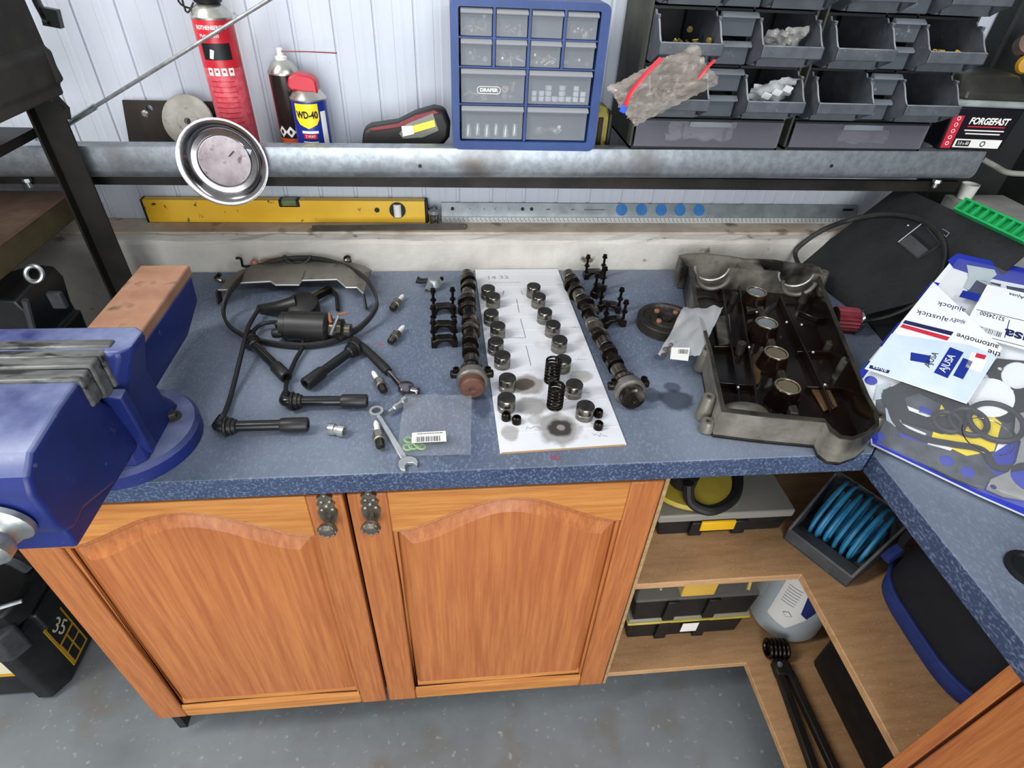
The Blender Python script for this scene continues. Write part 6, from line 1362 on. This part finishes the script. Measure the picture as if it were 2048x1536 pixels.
# ================================================================ under the worktop
MZ = .5235
film('lid_glass', '#b5b2a8', .14, .15); film('lid_clear', '#9a978e', .72, .4); M('case_black', '#0f0f10', '#1a1a1b', scale=30, rough=.5); M('latch_yellow', '#e0b01c', '#d4a317', scale=20, rough=.4); M('dull_yellow', '#a8942f', '#c1ac45', scale=14, rough=.45)
def organiser(x0, x1, y0, y1, z0, hb, hl, label, latch, lid='lid_clear', group='organiser cases under the worktop', rim=None):
    g = thing('organiser_case', label, 'organiser', ((x0+x1)/2, (y0+y1)/2, z0), 0, group)
    MB().prism([(x0+.012, z0), (x1-.012, z0), (x1-.004, z0+hb), (x0+.004, z0+hb)], -y1, -(y0+.006), U=(1, 0, 0), V=(0, 0, 1)).build('case_base', 'case_black', g, world=True, bevel=.003)
    MB().bx(x0, x1, y0, y1+.003, z0+hb+.0005, z0+hb+hl).build('lid', lid, g, world=True, bevel=.004)
    if rim: MB().bx(x0-.002, x1+.002, y0-.003, y1+.004, z0+hb-.004, z0+hb+.004).build('lid_rim', rim, g, world=True, bevel=.002)
    for q in (.30, .62): MB().bx(x0+(x1-x0)*q-.014, x0+(x1-x0)*q+.014, y0-.004, y0+.006, z0+.004, z0+hb).build('hinge_foot', 'case_black', g, world=True, bevel=.002)
    if latch:
        for q in latch: MB().prism([(y0-.004, z0+hb-.024), (y0-.009, z0+hb-.020), (y0-.008, z0+hb+.004), (y0-.002, z0+hb+.006)], x0+(x1-x0)*q-.037, x0+(x1-x0)*q+.037, U=(0, 1, 0), V=(0, 0, 1)).build('latch', 'latch_yellow', g, world=True, bevel=.002)
    for q in (.2, .33, .46, .58): MB().bx(x0+(x1-x0)*q, x0+(x1-x0)*q+.004, y0+.02, y1-.02, z0+hb+hl, z0+hb+hl+.0015).build('lid_ridge', lid, g, world=True)
    return g
organiser(.575, .867, .135, .40, MZ, .046, .022, 'dusty organiser case with a yellow latch on the upper shelf', (.44,))
g = organiser(.565, .866, .105, .36, .1505, .078, .014, 'lower organiser case with a yellowish rim on the bottom board', None, rim='dull_yellow')
MB().bx(.70, .740, .0995, .1005, .185, .222).build('white_sticker', 'white_print', g, world=True)
g = organiser(.563, .868, .100, .36, .2445, .082, .062, 'top organiser case of the stack, yellow bits under a clear lid', None, 'lid_glass')
random.seed(12); heap(.60, .85, .11, .30, .352, 56, ['yellow_bits', 'nut_zinc', 'nut_brass'], g, .016, 'hardware', 1.0)
MB().bx(.67, .75, .106, .25, .332, .385).build('yellow_box', 'latch_yellow', g, world=True, bevel=.003); MB().bx(.755, .80, .106, .25, .332, .384).build('black_box', 'case_black', g, world=True, bevel=.003)
# yellow cable reel on the top organiser
cr2 = thing('cable_reel', 'yellow reel wound with black cable on the dusty organiser', 'reel', (.66, .235, MZ+.0715))
MB().lathe([(.03, 0), (.095, .002), (.098, .008), (.095, .016), (.05, .020), (0, .020)], n=36).build('reel_disc', 'dull_yellow', cr2)
MB().lathe([(.028, .020), (.03, .05), (.022, .056), (0, .056)], (-.02, -.03, 0), n=20).build('reel_hub', 'case_black', cr2)
MB().tube(smooth_path([(-.03, -.07, .06), (-.02, -.085, .02), (.02, -.100, .010), (.08, -.070, .010), (.115, -.005, .012), (.12, .06, .014)], 6), .011, 10).build('black_cable', 'rubber_black', cr2)
# blue hose in a grey bin
hb0, hb1 = Vector((.853, .115, MZ)), Vector((.924, -.004, MZ)); hu = (hb1-hb0).normalized(); hw = (hb1-hb0).length; hv = Vector((-hu.y, hu.x, 0))
bn = thing('hose_bin', 'dusty grey open bin holding the blue hose on the upper shelf', 'bin', hb0)
M('bin_dust', '#36383b', '#4d4f52', scale=16, rough=.65, c3='#9a958c', s3=30, lo3=.64, hi3=.75, dust='#7f7d79', dscale=20, dn=(.3, .8), dlo=.1, dhi=.6)
def HB(u, v_, z): return hb0 + hu*u + hv*v_ + Vector((0, 0, z))
def slab(a, b_, c_, d, t): # quad with thickness
    m = MB(); nn = (b_-a).cross(d-a).normalized()*t; m.add([a, b_, c_, d, a+nn, b_+nn, c_+nn, d+nn], [(3, 2, 1, 0), (4, 5, 6, 7), (0, 1, 5, 4), (1, 2, 6, 5), (2, 3, 7, 6), (3, 0, 4, 7)]); return m
slab(HB(0, 0, .0), HB(hw, 0, .0), HB(hw+.01, .150, 0), HB(-.01, .150, 0), .004).build('bin_bottom', 'bin_dust', bn, world=True)
slab(HB(0, 0, 0), HB(0, 0, .034), HB(hw, 0, .034), HB(hw, 0, 0), .005).build('bin_front', 'bin_dust', bn, world=True, bevel=.002)
slab(HB(0, 0, 0), HB(-.010, .150, 0), HB(-.012, .150, .115), HB(-.002, 0, .034), .006).build('bin_side', 'bin_dust', bn, world=True, bevel=.002)
slab(HB(hw, 0, 0), HB(hw+.002, 0, .034), HB(hw+.012, .150, .115), HB(hw+.010, .150, 0), .006).build('bin_side', 'bin_dust', bn, world=True, bevel=.002)
slab(HB(-.010, .150, 0), HB(hw+.010, .150, 0), HB(hw+.012, .150, .115), HB(-.012, .150, .115), .005).build('bin_back', 'bin_dust', bn, world=True, bevel=.002)
slab(HB(.004, .004, .034), HB(.004, .045, .020), HB(hw-.004, .045, .020), HB(hw-.004, .004, .034), .003).build('bin_lip_ramp', 'bin_dust', bn, world=True)
hs2 = thing('air_hose', 'coiled bright blue air hose lying in the grey bin', 'hose', HB(hw/2, .09, 0)); M('hose_blue', '#2a7cab', '#459bc6', scale=30, rough=.4)
pts = []; turns = 13
for k in range(turns*20+1):
    a_ = 2*PI*k/20; u_ = .014 + (hw-.028)*k/(turns*20); w_ = 1 + .13*math.sin(k*.117) + .05*math.sin(k*.53)
    p = HB(u_ + .006*math.sin(a_*.5), .098, .062) + hv*(.043*w_*math.cos(a_)) + Vector((0, 0, .048*w_*math.sin(a_)*.95)) + hv*(.028*math.sin(a_)) ; pts.append(p)
MB().tube(pts, .0040, 8).build('hose_coil', 'hose_blue', hs2, world=True)
# white container on the bottom board
M('jug_white', '#a9b3b8', '#bcc5c9', scale=6, rough=.4); M('jug_blue', '#1d2f6e', rough=.4)
jx, jy = .998, .150
jg = thing('white_container', 'pale plastic container with blue and white label on the bottom board', 'container', (jx, jy, .1505)); r = .088
MB().lathe([(.070, 0), (.082, .004), (.088, .018), (.088, .27), (.080, .29), (.05, .31), (.02, .315), (.02, .34), (0, .34)], n=36).build('container_body', 'jug_white', jg)
patch_cyl([(-.062, .0), (-.012, -.012), (.022, .050), (.030, .165), (-.062, .165)], r+.0003, -.45, .075, 'white_print', jg, (0, 0), 'label')
patch_cyl([(.0, .06), (.018, .045), (.030, .085), (.030, .165), (-.012, .165)], r+.0007, -.45, .075, 'jug_blue', jg, (0, 0), 'label_corner')
for k in range(7): patch_cyl(rc_(.032, .0018), r+.0007, -.85, .150+.010*k, 'rod_steel', jg, (0, 0), 'print_line')
patch_cyl(circ(0, 0, .011, 4), r+.0007, -.72, .115, 'black_print', jg, (0, 0), 'hazard_mark'); patch_cyl(circ(0, 0, .0095, 4), r+.0011, -.72, .115, 'white_print', jg, (0, 0), 'hazard_mark')
# spring compressor on the low board
sc_ = thing('spring_clamp_tool', 'black spring-ended hand tool lying on the low board', 'tool', (.92, .0, .1505))
d0, d1 = Vector((.925, .045, .170)), Vector((.893, -.27, .168)); dd = (d1-d0).normalized(); cw_ = Vector((-dd.y, dd.x, 0))
for k in range(5): MB().torus(d0+cw_*(.020-.010*k)+Vector((0, 0, .008)), .020, .0048, cw_, 22, 8).build('coil_ring', 'spring_steel', sc_, world=True)
MB().box(d0+dd*.045, (.040, .035, .024), (0, 0, math.atan2(dd.y, dd.x)+PI/2)).build('pivot_block', 'black_steel', sc_, world=True, bevel=.004)
MB().lathe([(.006, 0), (.006, .004), (0, .005)], d0+dd*.04+Vector((-.008, 0, .012)), (0, 0, 1), 12).build('pivot_pin', 'zinc', sc_, world=True)
MB().bar(d0+dd*.05-cw_*.010, d1-cw_*.006, .018, .020).build('arm', 'black_steel', sc_, world=True, bevel=.003)
MB().bar(d0+dd*.05+cw_*.014, d1+cw_*.044, .017, .020).build('arm', 'black_steel', sc_, world=True, bevel=.003)
# dark crate and pipe at the back of the low board
cx_ = thing('dark_crate', 'dark crate in the shadow under the right worktop', 'crate', (1.15, -.1, .1505))
MB().bx(1.01, 1.33, -.27, .02, .151, .34).build('crate_body', 'case_black', cx_, world=True, bevel=.010); MB().bx(1.005, 1.335, -.275, .025, .32, .345).build('crate_rim', 'grey_plastic_dark', cx_, world=True, bevel=.004)
# blue and black soft bag on the upper shelf
M('bag_blue', '#1b2c66', '#253a7d', scale=14, rough=.75, bump=.2, bscale=60); M('bag_black', '#0e0f14', '#171922', scale=14, rough=.8, bump=.2, bscale=80)
sb_ = thing('soft_bag', 'blue and black soft zip bag on the upper shelf under the right worktop', 'bag', (1.10, -.08, MZ))
def sup(cx, cy, rx, ry, z, n=40, e=.55):
    out = []
    for k in range(n):
        a_ = 2*PI*k/n; c_, s_ = math.cos(a_), math.sin(a_); out.append((cx+rx*math.copysign(abs(c_)**e, c_), cy+ry*math.copysign(abs(s_)**e, s_), z))
    return out
bxc, byc = 1.118, -.122
loft(MB(), [sup(bxc, byc, .130, .130, MZ), sup(bxc, byc, .148, .143, MZ+.015), sup(bxc, byc, .150, .145, MZ+.036), sup(bxc, byc, .146, .142, MZ+.052)]).build('bag_side', 'bag_blue', sb_, world=True, smooth=60)
loft(MB(), [sup(bxc, byc, .147, .143, MZ+.052), sup(bxc, byc, .142, .140, MZ+.10), sup(bxc, byc, .125, .125, MZ+.145), sup(bxc, byc, .08, .09, MZ+.17)]).build('bag_top', 'bag_black', sb_, world=True, smooth=60)
MB().tube([Vector(p) for p in sup(bxc, byc, .150, .145, MZ+.053)], .004, 6, True).build('zip_piping', 'bag_blue', sb_, world=True)
MB().tube(smooth_path([(1.0, .012, MZ+.10), (.995, .012, MZ+.14), (1.02, .01, MZ+.19), (1.09, .01, MZ+.22)], 5), .008, 8, flat=(1, .5)).build('carry_strap', 'bag_black', sb_, world=True)
MB().tube([(1.0, .012, MZ+.10), (.97, .0, MZ+.085)], .010, 8).build('strap_loop', 'bag_blue', sb_, world=True)
